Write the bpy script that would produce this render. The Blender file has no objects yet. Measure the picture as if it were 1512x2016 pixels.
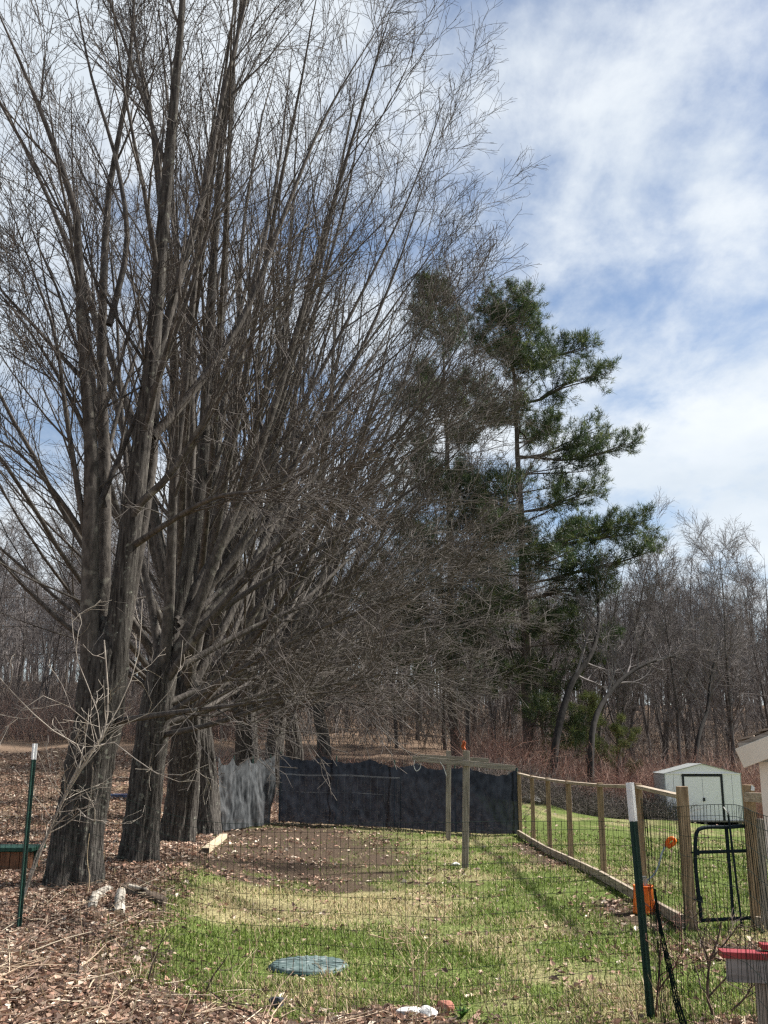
import bpy, math
import numpy as np
from mathutils import Vector, Matrix
R = math.radians
rng = np.random.default_rng(7)

# ------------------------------------------------------------------ camera
EYE = 1.75; F = 2000.0; PITCH = math.atan(482 / F)
sc = bpy.context.scene
col = sc.collection
cam_d = bpy.data.cameras.new('camera'); cam = bpy.data.objects.new('camera', cam_d); col.objects.link(cam)
cam.location = (0, 0, EYE); cam.rotation_euler = (math.pi / 2 + PITCH, 0, 0)
cam_d.sensor_fit = 'VERTICAL'; cam_d.sensor_height = 36; cam_d.lens = 36 * F / 2016
cam_d.clip_start = 0.05; cam_d.clip_end = 2000
sc.camera = cam

# ------------------------------------------------------------------ world + sun
SUN_EL, SUN_AZ = R(46), R(70)            # azimuth measured from +Y towards +X: sun stands beyond the woods, to the right
sun_dir = Vector((math.sin(SUN_AZ) * math.cos(SUN_EL), math.cos(SUN_AZ) * math.cos(SUN_EL), math.sin(SUN_EL)))
w = bpy.data.worlds.new('World'); sc.world = w; w.use_nodes = True
nt = w.node_tree; nt.nodes.clear()
def wn(t, **k):
    n = nt.nodes.new(t)
    for a, b in k.items(): setattr(n, a, b)
    return n
def wl(a, b): nt.links.new(a, b)
def wmath(op, a, b=None, clamp=False):
    n = wn('ShaderNodeMath', operation=op, use_clamp=clamp)
    for i, v in enumerate((a, b)):
        if v is None: continue
        if isinstance(v, (int, float)): n.inputs[i].default_value = v
        else: wl(v, n.inputs[i])
    return n.outputs[0]
tc = wn('ShaderNodeTexCoord')
sky = wn('ShaderNodeTexSky', sky_type='NISHITA', sun_disc=False)
sky.sun_elevation = SUN_EL; sky.sun_rotation = SUN_AZ; sky.altitude = 200; sky.air_density = 1.0; sky.dust_density = 0.7; sky.ozone_density = 1.0
sep = wn('ShaderNodeSeparateXYZ'); wl(tc.outputs['Generated'], sep.inputs[0])
zz = wmath('ADD', wmath('MAXIMUM', sep.outputs[2], 0.0), 0.22)
comb = wn('ShaderNodeCombineXYZ')
wl(wmath('DIVIDE', sep.outputs[0], zz), comb.inputs[0]); wl(wmath('DIVIDE', sep.outputs[1], zz), comb.inputs[1])
def cloud_noise(scale, loc, detail, rough, dist, rot=0.0, sx=1.0):
    m = wn('ShaderNodeMapping'); m.inputs['Location'].default_value = loc; m.inputs['Rotation'].default_value = (0, 0, rot)
    m.inputs['Scale'].default_value = (sx, 1, 1)
    wl(comb.outputs[0], m.inputs[0])
    n = wn('ShaderNodeTexNoise'); n.inputs['Scale'].default_value = scale; n.inputs['Detail'].default_value = detail
    n.inputs['Roughness'].default_value = rough; n.inputs['Distortion'].default_value = dist
    wl(m.outputs[0], n.inputs['Vector']); return n.outputs['Fac']
n1 = cloud_noise(1.35, (3.1, 1.7, 0.4), 9, 0.56, 0.12, R(25), 0.75)
n2 = cloud_noise(4.2, (1.3, 6.2, 2.0), 8, 0.6, 0.15, R(-20), 1.6)
dens = wmath('ADD', wmath('MULTIPLY', n1, 0.74), wmath('MULTIPLY', n2, 0.36))
ramp = wn('ShaderNodeMapRange', interpolation_type='SMOOTHSTEP'); ramp.inputs[1].default_value = 0.42; ramp.inputs[2].default_value = 0.62
wl(dens, ramp.inputs[0])
n3 = cloud_noise(2.3, (8.0, 2.2, 5.0), 6, 0.5, 0.3)
shade = wn('ShaderNodeMapRange'); shade.inputs[1].default_value = 0.35; shade.inputs[2].default_value = 0.7
wl(n3, shade.inputs[0])
ccol = wn('ShaderNodeMix', data_type='RGBA'); ccol.inputs[6].default_value = (0.86, 0.90, 0.93, 1); ccol.inputs[7].default_value = (0.66, 0.73, 0.80, 1)
wl(shade.outputs[0], ccol.inputs[0])
bg1 = wn('ShaderNodeBackground'); bg1.inputs[1].default_value = 0.036; wl(sky.outputs[0], bg1.inputs[0])
bg2 = wn('ShaderNodeBackground'); bg2.inputs[1].default_value = 0.30; wl(ccol.outputs[2], bg2.inputs[0])
mix = wn('ShaderNodeMixShader'); wl(wmath('MULTIPLY', ramp.outputs[0], 0.93), mix.inputs[0]); wl(bg1.outputs[0], mix.inputs[1]); wl(bg2.outputs[0], mix.inputs[2])
wo = wn('ShaderNodeOutputWorld'); wl(mix.outputs[0], wo.inputs[0])
sun_d = bpy.data.lights.new('sun', 'SUN'); sun_d.energy = 3.0; sun_d.angle = R(5.0); sun_d.color = (1.0, 0.96, 0.90)
sun = bpy.data.objects.new('sun', sun_d); col.objects.link(sun)
sun.rotation_euler = sun_dir.to_track_quat('Z', 'Y').to_euler()
sc.view_settings.view_transform = 'Standard'; sc.view_settings.look = 'None'
sc.view_settings.exposure = 1.94; sc.view_settings.gamma = 1.0
sc.render.engine = 'CYCLES'
sc.cycles.max_bounces = 6; sc.cycles.diffuse_bounces = 3; sc.cycles.glossy_bounces = 2; sc.cycles.transparent_max_bounces = 12
sc.cycles.use_denoising = False; sc.cycles.sample_clamp_direct = 1.6; sc.cycles.sample_clamp_indirect = 1.0
sc.cycles.pixel_filter_type = 'BLACKMAN_HARRIS'; sc.cycles.filter_width = 1.35

# ------------------------------------------------------------------ terrain and pixel helpers
def sm(a, b, x):
    t = np.clip((x - a) / (b - a), 0, 1); return t * t * (3 - 2 * t)
def _hash(ix, iy, s):
    h = (ix.astype(np.int64) * 374761393 + iy.astype(np.int64) * 668265263 + s * 974711) & 0xffffffff
    h = ((h ^ (h >> 13)) * 1274126177) & 0xffffffff
    return ((h ^ (h >> 16)) & 0xffff) / 65535.0
def vnoise(x, y, s=0):
    x = np.asarray(x, float); y = np.asarray(y, float)
    ix = np.floor(x); iy = np.floor(y); fx = x - ix; fy = y - iy
    fx = fx * fx * (3 - 2 * fx); fy = fy * fy * (3 - 2 * fy)
    a = _hash(ix, iy, s); b = _hash(ix + 1, iy, s); c = _hash(ix, iy + 1, s); d = _hash(ix + 1, iy + 1, s)
    return (a * (1 - fx) + b * fx) * (1 - fy) + (c * (1 - fx) + d * fx) * fy
def fbm(x, y, s=0, o=4):
    v = 0; a = 0.5; t = 0
    for i in range(o):
        v = v + a * vnoise(np.asarray(x) * 2 ** i, np.asarray(y) * 2 ** i, s + i * 17); t += a; a *= 0.5
    return v / t
def soft(x): return 0.5 * (x + np.sqrt(x * x + 9.0))
def terrain(x, y):
    x = np.asarray(x, float); y = np.asarray(y, float)
    z = 0.30 * sm(-0.9, -3.0, x) * (1 - sm(15, 24, y)) * sm(2, 7, y)
    z = z - 0.05 * np.clip(x, -10, 16) * sm(13, 38, y)
    wr = sm(2.5, 9, x)
    yl = np.minimum(y, 150)
    z = z + 0.10 * (soft(yl - 31) - 0.07) * (1 - wr) + 0.095 * (soft(yl - 46) - 0.05) * wr - 0.02
    far = sm(20, 45, y)
    z = z + (fbm(x * 0.5, y * 0.5, 3, 3) - 0.5) * (0.10 + 0.3 * far)
    return z
def tz(x, y): return float(terrain(x, y))
cp, sp = math.cos(PITCH), math.sin(PITCH)
def P(u, v, d):
    a = (u - 756) / F; b = -(v - 1008) / F
    dy = cp - b * sp; dz = sp + b * cp; k = d / dy
    return np.array((a * k, d, EYE + dz * k))
def PX(u, d, v=1500): return float(P(u, v, d)[0])
def on(x, y, dz=0.0): return np.array((x, y, tz(x, y) + dz))
def G(u, v):
    lo, hi = 3.0, 140.0
    d = lo
    while d < hi:
        p = P(u, v, d)
        if p[2] <= tz(p[0], d): break
        d += 0.05
    p = P(u, v, d); return np.array((p[0], d, tz(p[0], d)))

# ------------------------------------------------------------------ materials
MATS = {}
def mat(name, c1, c2=None, scale=8.0, rough=0.85, stretch=(1, 1, 1), bump=0.0, c3=None, detail=6, spec=0.25, metallic=0.0, lo=0.35, hi=0.65, attr=False, trans=0.0, c3scale=None, c3lo=0.58, bscale=None):
    if name in MATS: return MATS[name]
    m = bpy.data.materials.new(name); m.use_nodes = True; t = m.node_tree; N = t.nodes; L = t.links
    b = N['Principled BSDF']; b.inputs['Roughness'].default_value = rough; b.inputs['Specular IOR Level'].default_value = spec; b.inputs['Metallic'].default_value = metallic
    co = N.new('ShaderNodeTexCoord'); mp = N.new('ShaderNodeMapping'); mp.inputs['Scale'].default_value = stretch
    L.new(co.outputs['Object'], mp.inputs[0])
    no = N.new('ShaderNodeTexNoise'); no.inputs['Scale'].default_value = scale; no.inputs['Detail'].default_value = detail; no.inputs['Roughness'].default_value = 0.62
    L.new(mp.outputs[0], no.inputs['Vector'])
    mr = N.new('ShaderNodeMapRange'); mr.inputs[1].default_value = lo; mr.inputs[2].default_value = hi; L.new(no.outputs['Fac'], mr.inputs[0])
    mx = N.new('ShaderNodeMix'); mx.data_type = 'RGBA'; mx.inputs[6].default_value = (*c1, 1); mx.inputs[7].default_value = (*(c2 or c1), 1)
    L.new(mr.outputs[0], mx.inputs[0]); out = mx.outputs[2]
    if c3 is not None:
        n2 = N.new('ShaderNodeTexNoise'); n2.inputs['Scale'].default_value = c3scale or scale * 0.4; n2.inputs['Detail'].default_value = 5
        L.new(co.outputs['Object'], n2.inputs['Vector'])
        r2 = N.new('ShaderNodeMapRange'); r2.inputs[1].default_value = c3lo; r2.inputs[2].default_value = c3lo + 0.1; L.new(n2.outputs['Fac'], r2.inputs[0])
        m2 = N.new('ShaderNodeMix'); m2.data_type = 'RGBA'; m2.inputs[7].default_value = (*c3, 1); L.new(r2.outputs[0], m2.inputs[0]); L.new(out, m2.inputs[6]); out = m2.outputs[2]
    if attr:
        at = N.new('ShaderNodeAttribute'); at.attribute_name = 'col'
        mm = N.new('ShaderNodeMix'); mm.data_type = 'RGBA'; mm.blend_type = 'MULTIPLY'; mm.inputs[0].default_value = 1.0
        L.new(at.outputs['Color'], mm.inputs[6]); L.new(out, mm.inputs[7]); out = mm.outputs[2]
    L.new(out, b.inputs['Base Color'])
    if bump:
        bp = N.new('ShaderNodeBump'); bp.inputs['Strength'].default_value = bump; bp.inputs['Distance'].default_value = 0.03
        src = no.outputs['Fac']
        if bscale:
            n4 = N.new('ShaderNodeTexNoise'); n4.inputs['Scale'].default_value = bscale; n4.inputs['Detail'].default_value = 6; L.new(mp.outputs[0], n4.inputs['Vector']); src = n4.outputs['Fac']
        L.new(src, bp.inputs['Height']); L.new(bp.outputs[0], b.inputs['Normal'])
    if trans:
        tr = N.new('ShaderNodeBsdfTranslucent'); L.new(out, tr.inputs[0]); ms = N.new('ShaderNodeMixShader'); ms.inputs[0].default_value = trans
        L.new(b.outputs[0], ms.inputs[1]); L.new(tr.outputs[0], ms.inputs[2]); L.new(ms.outputs[0], N['Material Output'].inputs[0])
    MATS[name] = m; return m
M_bark = mat('maple_bark', (0.022, 0.019, 0.017), (0.105, 0.095, 0.084), 9, 0.95, (3.6, 3.6, 0.42), 0.9, (0.17, 0.17, 0.14), spec=0.1, c3scale=15, c3lo=0.60)
M_limb = mat('maple_limb_bark', (0.042, 0.037, 0.033), (0.115, 0.102, 0.090), 9, 0.92, (2, 2, 0.8), 0.5, (0.17, 0.16, 0.135), spec=0.12, c3scale=6, c3lo=0.6)
M_twig = mat('maple_twig', (0.042, 0.036, 0.032), (0.125, 0.108, 0.096), 2.5, 0.8, spec=0.2)
M_ftrunk = mat('woods_bark', (0.055, 0.049, 0.046), (0.145, 0.13, 0.12), 5, 0.95, (2, 2, 0.4), 0, spec=0.1)
M_ftwig = mat('woods_twig', (0.10, 0.090, 0.087), (0.21, 0.19, 0.182), 1.2, 0.9, spec=0.1)
M_pale = mat('pale_sapling_bark', (0.20, 0.17, 0.14), (0.42, 0.37, 0.31), 12, 0.8, (1, 1, 0.6))
M_pinebark = mat('pine_bark', (0.05, 0.04, 0.035), (0.12, 0.10, 0.085), 6, 0.95, (2, 2, 0.5), 0)
M_needle = mat('pine_needles', (0.75, 0.75, 0.75), (1.15, 1.15, 1.15), 1.5, 0.6, attr=True, trans=0.3, spec=0.3)
M_cane = mat('bramble_cane', (0.75, 0.75, 0.75), (1.2, 1.2, 1.2), 1.5, 0.8, attr=True)
M_wood = mat('weathered_fence_wood', (0.17, 0.115, 0.07), (0.36, 0.26, 0.165), 14, 0.85, (3, 3, 0.25), 0.35)
M_woodx = mat('weathered_fence_board', (0.20, 0.16, 0.118), (0.42, 0.345, 0.26), 14, 0.8, (3, 0.22, 3), 0.35)
M_greywood = mat('grey_weathered_wood', (0.14, 0.12, 0.095), (0.34, 0.30, 0.25), 13, 0.9, (3, 3, 0.22), 0.4)
M_greywoodx = mat('grey_weathered_board', (0.14, 0.12, 0.095), (0.36, 0.32, 0.27), 13, 0.9, (0.22, 3, 3), 0.4)
M_freshwood = mat('pale_sawn_wood', (0.36, 0.29, 0.19), (0.54, 0.45, 0.32), 8, 0.8, (0.6, 3, 3), 0.2)
M_wire = mat('green_coated_wire', (0.006, 0.012, 0.010), (0.014, 0.022, 0.018), 6, 0.9, spec=0.05)
M_gwire = mat('galvanised_wire', (0.10, 0.105, 0.11), (0.18, 0.19, 0.19), 6, 0.7)
M_tpost = mat('green_post_paint', (0.010, 0.035, 0.026), (0.02, 0.06, 0.045), 20, 0.5, spec=0.4, c3=(0.05, 0.045, 0.03), c3scale=9, c3lo=0.62)
M_white = mat('white_tip_paint', (0.70, 0.71, 0.70), (0.82, 0.82, 0.80), 9, 0.5)
M_gate = mat('gate_tube_paint', (0.006, 0.012, 0.017), (0.013, 0.022, 0.028), 8, 0.75, spec=0.12)
M_orange = mat('orange_plastic', (0.80, 0.17, 0.015), (0.90, 0.26, 0.03), 6, 0.45, trans=0.25, spec=0.4)
M_silver = mat('dull_aluminium', (0.30, 0.33, 0.35), (0.5, 0.53, 0.55), 9, 0.45, metallic=0.6)
M_cream = mat('cream_paint', (0.62, 0.57, 0.46), (0.72, 0.67, 0.56), 3, 0.7)
M_shingle = mat('roof_shingle', (0.13, 0.095, 0.07), (0.30, 0.235, 0.18), 9, 0.95, bump=0.4)
M_red = mat('red_paint', (0.20, 0.012, 0.018), (0.30, 0.028, 0.034), 5, 0.4, spec=0.5)
M_greyplank = mat('grey_box_board', (0.16, 0.15, 0.14), (0.27, 0.255, 0.24), 8, 0.85, (0.3, 2, 2), 0.2)
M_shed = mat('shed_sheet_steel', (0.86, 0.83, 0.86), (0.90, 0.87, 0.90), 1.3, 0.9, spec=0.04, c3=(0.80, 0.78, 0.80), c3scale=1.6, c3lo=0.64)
M_shedshade = mat('shaded_shed_steel', (0.36, 0.37, 0.365), (0.44, 0.45, 0.445), 1.3, 0.9, spec=0.04)  # darker copy of the front steel, side shade put into the colour
M_shedroof = mat('shed_roof_steel', (0.20, 0.21, 0.205), (0.27, 0.28, 0.275), 1.5, 0.6)
M_dark = mat('black_trim', (0.012, 0.014, 0.017), (0.02, 0.023, 0.027), 4, 0.5)
M_lid = mat('green_fibreglass', (0.055, 0.09, 0.085), (0.13, 0.17, 0.165), 10, 0.6, c3=(0.24, 0.28, 0.27), c3scale=14, c3lo=0.56)
M_lidrim = mat('dark_green_plastic', (0.02, 0.05, 0.045), (0.04, 0.08, 0.07), 10, 0.6)
M_greenlid = mat('green_painted_lid', (0.012, 0.05, 0.034), (0.022, 0.075, 0.05), 6, 0.6)
M_boxwood = mat('brown_box_wood', (0.12, 0.055, 0.03), (0.26, 0.13, 0.07), 8, 0.85, (3, 3, 0.3))
M_blue = mat('blue_plastic', (0.08, 0.10, 0.18), (0.14, 0.17, 0.27), 4, 0.5)
M_birch = mat('birch_bark', (0.24, 0.21, 0.17), (0.50, 0.455, 0.385), 12, 0.85, c3=(0.06, 0.05, 0.04), c3scale=13, c3lo=0.52, bump=0.4)
M_rot = mat('rotten_log', (0.05, 0.038, 0.03), (0.15, 0.115, 0.085), 10, 0.95, (0.5, 2, 2), 0.6, c3=(0.5, 0.46, 0.4), c3scale=7, c3lo=0.63)
M_stone = mat('pale_stone', (0.45, 0.44, 0.42), (0.72, 0.71, 0.68), 9, 0.9, bump=0.5)
M_brick = mat('old_red_stone', (0.26, 0.10, 0.07), (0.42, 0.20, 0.15), 8, 0.95, bump=0.5, c3=(0.42, 0.38, 0.34), c3scale=12)
M_slate = mat('dark_stone', (0.03, 0.035, 0.045), (0.08, 0.085, 0.1), 9, 0.8, bump=0.4)
M_rag = mat('orange_rag', (0.36, 0.08, 0.03), (0.48, 0.14, 0.06), 10, 0.9)
M_rope = mat('white_rope', (0.6, 0.6, 0.57), (0.7, 0.7, 0.67), 20, 0.9)
M_leaf = mat('dead_leaves', (0.8, 0.8, 0.8), (1.15, 1.15, 1.15), 9, 0.75, attr=True, trans=0.15)
M_grass = mat('grass_blades', (0.85, 0.85, 0.85), (1.15, 1.15, 1.15), 3, 0.65, attr=True, trans=0.35, spec=0.15)

def cloth_mat(name, c1, c2, seethrough):
    m = bpy.data.materials.new(name); m.use_nodes = True; t = m.node_tree; N = t.nodes; L = t.links
    b = N['Principled BSDF']; b.inputs['Roughness'].default_value = 0.9; b.inputs['Specular IOR Level'].default_value = 0.15
    b.inputs['Sheen Weight'].default_value = 0.06; b.inputs['Sheen Roughness'].default_value = 0.5
    co = N.new('ShaderNodeTexCoord'); mp = N.new('ShaderNodeMapping'); mp.inputs['Scale'].default_value = (1.6, 1.6, 1.0); L.new(co.outputs['Object'], mp.inputs[0])
    no = N.new('ShaderNodeTexNoise'); no.inputs['Scale'].default_value = 5; no.inputs['Detail'].default_value = 8; L.new(mp.outputs[0], no.inputs['Vector'])
    mr = N.new('ShaderNodeMapRange'); mr.inputs[1].default_value = 0.35; mr.inputs[2].default_value = 0.68; L.new(no.outputs['Fac'], mr.inputs[0])
    mx = N.new('ShaderNodeMix'); mx.data_type = 'RGBA'; mx.inputs[6].default_value = (*c1, 1); mx.inputs[7].default_value = (*c2, 1); L.new(mr.outputs[0], mx.inputs[0])
    L.new(mx.outputs[2], b.inputs['Base Color'])
    tl = N.new('ShaderNodeBsdfTranslucent'); L.new(mx.outputs[2], tl.inputs[0])
    a = N.new('ShaderNodeMixShader'); a.inputs[0].default_value = 0.35; L.new(b.outputs[0], a.inputs[1]); L.new(tl.outputs[0], a.inputs[2])
    tp = N.new('ShaderNodeBsdfTransparent'); s = N.new('ShaderNodeMixShader'); s.inputs[0].default_value = seethrough
    L.new(a.outputs[0], s.inputs[1]); L.new(tp.outputs[0], s.inputs[2]); L.new(s.outputs[0], N['Material Output'].inputs[0])
    return m
M_cloth = cloth_mat('navy_shade_cloth', (0.010, 0.013, 0.019), (0.025, 0.031, 0.042), 0.03)
M_clothlight = cloth_mat('sunlit_grey_shade_cloth', (0.035, 0.039, 0.042), (0.125, 0.132, 0.136), 0.05)  # lighter grey puts the sun on this panel into its colour

# ------------------------------------------------------------------ mesh builder
class MB:
    def __init__(s): s.v = []; s.q = []; s.t = []; s.c = []; s.n = 0
    def add(s, v, q=None, t=None, c=None):
        v = np.asarray(v, float).reshape(-1, 3); s.v.append(v)
        if q is not None and len(q): s.q.append(np.asarray(q, int) + s.n)
        if t is not None and len(t): s.t.append(np.asarray(t, int) + s.n)
        s.c.append(None if c is None else np.asarray(c, float))
        s.n += len(v)
    def tubes(s, pts, rad, S=3, c=None, cap=False):
        pts = np.asarray(pts, float); rad = np.asarray(rad, float)
        if pts.ndim == 2: pts = pts[None]; rad = rad[None] if rad.ndim == 1 else rad
        N, K, _ = pts.shape
        tan = np.gradient(pts, axis=1); tan /= np.linalg.norm(tan, axis=2, keepdims=True) + 1e-9
        av = pts[:, -1] - pts[:, 0]; av /= np.linalg.norm(av, axis=1, keepdims=True) + 1e-9
        ref = np.where(np.abs(av[:, 2:3]) > 0.8, np.array([[1.0, 0.1, 0]]), np.array([[0.05, 0.1, 1.0]]))
        n1 = np.cross(tan, ref[:, None, :]); n1 /= np.linalg.norm(n1, axis=2, keepdims=True) + 1e-9
        n2 = np.cross(tan, n1)
        a = np.linspace(0, 2 * math.pi, S, endpoint=False)
        rr = rad[..., None] if rad.ndim == 2 else rad
        v = pts[:, :, None, :] + rr[..., None] * (np.cos(a)[None, None, :, None] * n1[:, :, None, :] + np.sin(a)[None, None, :, None] * n2[:, :, None, :])
        idx = np.arange(N * K * S).reshape(N, K, S); nx = np.roll(idx, -1, axis=2)
        q = np.stack([idx[:, :-1], nx[:, :-1], nx[:, 1:], idx[:, 1:]], -1).reshape(-1, 4)
        cc = None
        if c is not None: cc = np.repeat(np.asarray(c, float).reshape(N, 3), K * S, axis=0)
        vv = v.reshape(-1, 3); t = []
        if cap:
            for e, flip in ((0, 1), (K - 1, 0)):
                for i in range(N):
                    r = idx[i, e]
                    for k in range(1, S - 1): t.append((r[0], r[k + 1], r[k]) if flip else (r[0], r[k], r[k + 1]))
        s.add(vv, q, np.array(t) if t else None, cc)
    def box(s, c, size, rz=0.0, M=None):
        h = np.asarray(size) / 2
        v = np.array([(x, y, z) for x in (-1, 1) for y in (-1, 1) for z in (-1, 1)], float) * h
        if M is not None: v = v @ np.asarray(M).T
        elif rz:
            k, n = math.cos(rz), math.sin(rz); v = v @ np.array([[k, n, 0], [-n, k, 0], [0, 0, 1]])
        s.add(v + np.asarray(c), [(0, 1, 3, 2), (4, 6, 7, 5), (0, 4, 5, 1), (2, 3, 7, 6), (0, 2, 6, 4), (1, 5, 7, 3)])
    def beam(s, a, b, wid, hei, up=(0, 0, 1)):
        a = np.asarray(a, float); b = np.asarray(b, float); d = b - a; L = np.linalg.norm(d); d /= L
        side = np.cross(d, up); side /= np.linalg.norm(side); u = np.cross(side, d)
        s.box((a + b) / 2, (wid, L, hei), M=np.stack([side, d, u], 1))
    def mesh(s, name, m, smooth=False):
        me = bpy.data.meshes.new(name); v = np.concatenate(s.v)
        me.vertices.add(len(v)); me.vertices.foreach_set('co', v.ravel())
        q = np.concatenate(s.q) if s.q else np.zeros((0, 4), int); t = np.concatenate(s.t) if s.t else np.zeros((0, 3), int)
        me.loops.add(q.size + t.size); me.loops.foreach_set('vertex_index', np.concatenate([q.ravel(), t.ravel()]).astype(np.int32))
        me.polygons.add(len(q) + len(t))
        me.polygons.foreach_set('loop_start', np.concatenate([np.arange(len(q)) * 4, q.size + np.arange(len(t)) * 3]).astype(np.int32))
        me.polygons.foreach_set('use_smooth', np.full(len(q) + len(t), bool(smooth)))
        me.update(calc_edges=True)
        if any(x is not None for x in s.c):
            c = np.concatenate([x if x is not None else np.ones((len(vv), 3)) for x, vv in zip(s.c, s.v)])
            at = me.attributes.new('col', 'FLOAT_COLOR', 'POINT'); at.data.foreach_set('color', np.concatenate([c, np.ones((len(c), 1))], 1).ravel())
        me.materials.append(m); return me
    def build(s, name, m, parent=None, smooth=False, bevel=0.0):
        o = bpy.data.objects.new(name, s.mesh(name, m, smooth)); col.objects.link(o)
        if parent is not None:
            o.parent = parent; o.matrix_parent_inverse = Matrix.Translation(-Vector(parent.location))
        if bevel:
            b = o.modifiers.new('bevel', 'BEVEL'); b.width = bevel; b.segments = 2; b.limit_method = 'ANGLE'
        return o
def tag(o, label=None, cat=None, group=None, kind=None):
    for k, v in (('label', label), ('category', cat), ('group', group), ('kind', kind)):
        if v: o[k] = v
    return o
def empty(name, loc, label, cat, group=None):
    o = bpy.data.objects.new(name, None); col.objects.link(o); o.location = [float(x) for x in loc]; o.empty_display_size = 0.2
    return tag(o, label, cat, group)
def copy_tree(o, parent=None):
    c = o.copy(); col.objects.link(c); c.parent = parent
    for ch in list(o.children): copy_tree(ch, c)
    return c

# ------------------------------------------------------------------ ground
def lawn_masks(x, y):
    """real ground cover: share of green grass, dry grass, bare dirt, leaf litter"""
    x = np.asarray(x, float); y = np.asarray(y, float)
    j = (fbm(x * 0.55, y * 0.35, 11, 4) - 0.5); j2 = fbm(x * 1.7, y * 1.1, 23, 4) - 0.5
    dirt = sm(13.8, 15.8, y + j * 4 + j2 * 6) * (1 - sm(25.2, 27.5, y + j * 3)) * sm(-5.2, -3.8, x + j) * (1 - sm(-0.5, 2.0, x + j * 3.0 + 2.2 * j2 + 0.05 * (y - 19)))
    wx = 3.3 + 0.35 * j2                                            # wooden fence foot: thin line of soil and leaves
    line = np.exp(-((x - wx + 0.45) / 0.35) ** 2) * sm(10.6, 11.5, y) * (1 - sm(23, 26, y)) * sm(-0.02, 0.16, j + 0.3 * j2 - 0.12 + 0.36 * np.exp(-((y - 12.9) / 1.6) ** 2) + 0.3 * np.exp(-((y - 21) / 2.5) ** 2))
    gateleaf = np.exp(-(((x - 3.6) / 0.9) ** 2 + ((y - 10.0) / 0.6) ** 2)) * 0.7
    dirt = np.maximum(dirt, line)
    tan = 0.9 * np.exp(-((y - 13.0 + j * 3 + j2 * 3) / 1.7) ** 4) * sm(-2.6, -1.8, x + j) * (1 - sm(0.2, 1.3, x + j * 2))
    tan = np.maximum(tan, 0.7 * sm(0.05, 0.28, j + 0.8 * j2 - 0.02))
    tan = np.maximum(tan, 0.75 * (np.exp(-((y - 18.5 + 3 * j) / 1.4) ** 2) + 0.7 * np.exp(-((y - 8.2 + 2 * j) / 0.8) ** 2)) * sm(-0.1, 0.1, j2))
    leaf = 1 - sm(-2.75, -1.75, x + 1.2 * j + 0.6 * j2 + 0.10 * (y - 9))
    leaf = np.maximum(leaf, 1 - sm(6.9, 7.9, y + 1.2 * j2 + 0.35 * j + 0.25 * np.minimum(x, 1.0)))
    leaf = np.maximum(leaf, gateleaf)
    back = np.where(x < 3.2, sm(25.2, 27.0, y + 0.3 * (x - 3) * 0.33), sm(38.5, 41, y + j * 2 - 0.12 * (x - 3)))
    leaf = np.maximum(leaf, back)
    leaf = np.maximum(leaf, (1 - sm(-4.8, -4.0, x + j)))
    strawy = (1 - sm(-4.6, -3.8, x)) * sm(0.0, 0.12, j2 + 0.5 * j) * 0.35 * (1 - sm(30, 45, y))
    leaf = np.clip(leaf, 0, 1); dirt = np.clip(dirt, 0, 1) * (1 - leaf); tan = np.clip(np.maximum(tan * (1 - leaf), strawy), 0, 1) * (1 - dirt)
    return np.clip(1 - leaf - dirt - tan, 0, 1), tan, dirt, leaf
def grid_axis(parts):
    out = []
    for a, b, s in parts: out += list(np.arange(a, b - 1e-6, s))
    return np.array(out + [parts[-1][1]])
gx = grid_axis([(-420, -60, 40), (-60, -20, 2.5), (-20, -8, 0.5), (-8, 7, 0.12), (7, 20, 0.5), (20, 60, 2.5), (60, 420, 40)])
gy = grid_axis([(-60, 0, 10), (0, 5, 1.0), (5, 28, 0.12), (28, 45, 0.4), (45, 90, 2.0), (90, 160, 5), (160, 800, 80)])
X, Y = np.meshgrid(gx, gy); Z = terrain(X, Y)
lump = (fbm(X * 6, Y * 6, 91, 2) - 0.5)
gm = lawn_masks(X, Y)
Z = Z + np.where((np.abs(X) < 9) & (Y < 30), lump * (0.03 + 0.06 * gm[3]), 0)
g = MB(); nxg, nyg = len(gx), len(gy); I = np.arange(nxg * nyg).reshape(nyg, nxg)
CG, CT, CD, CL = np.array([0.10, 0.13, 0.036]), np.array([0.25, 0.215, 0.115]), np.array([0.070, 0.050, 0.036]), np.array([0.17, 0.12, 0.085])
gc = sum(m[..., None] * c for m, c in zip(gm, (CG, CT, CD, CL)))
g.add(np.stack([X, Y, Z], -1), np.stack([I[:-1, :-1], I[:-1, 1:], I[1:, 1:], I[1:, :-1]], -1).reshape(-1, 4), None, gc.reshape(-1, 3))
M_ground = mat('ground_cover', (0.5, 0.5, 0.5), (1.5, 1.5, 1.5), 26, 0.95, attr=True, bump=0.8, spec=0.05, detail=10, bscale=40)
tag(g.build('ground', M_ground, smooth=True), kind='structure')

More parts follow.
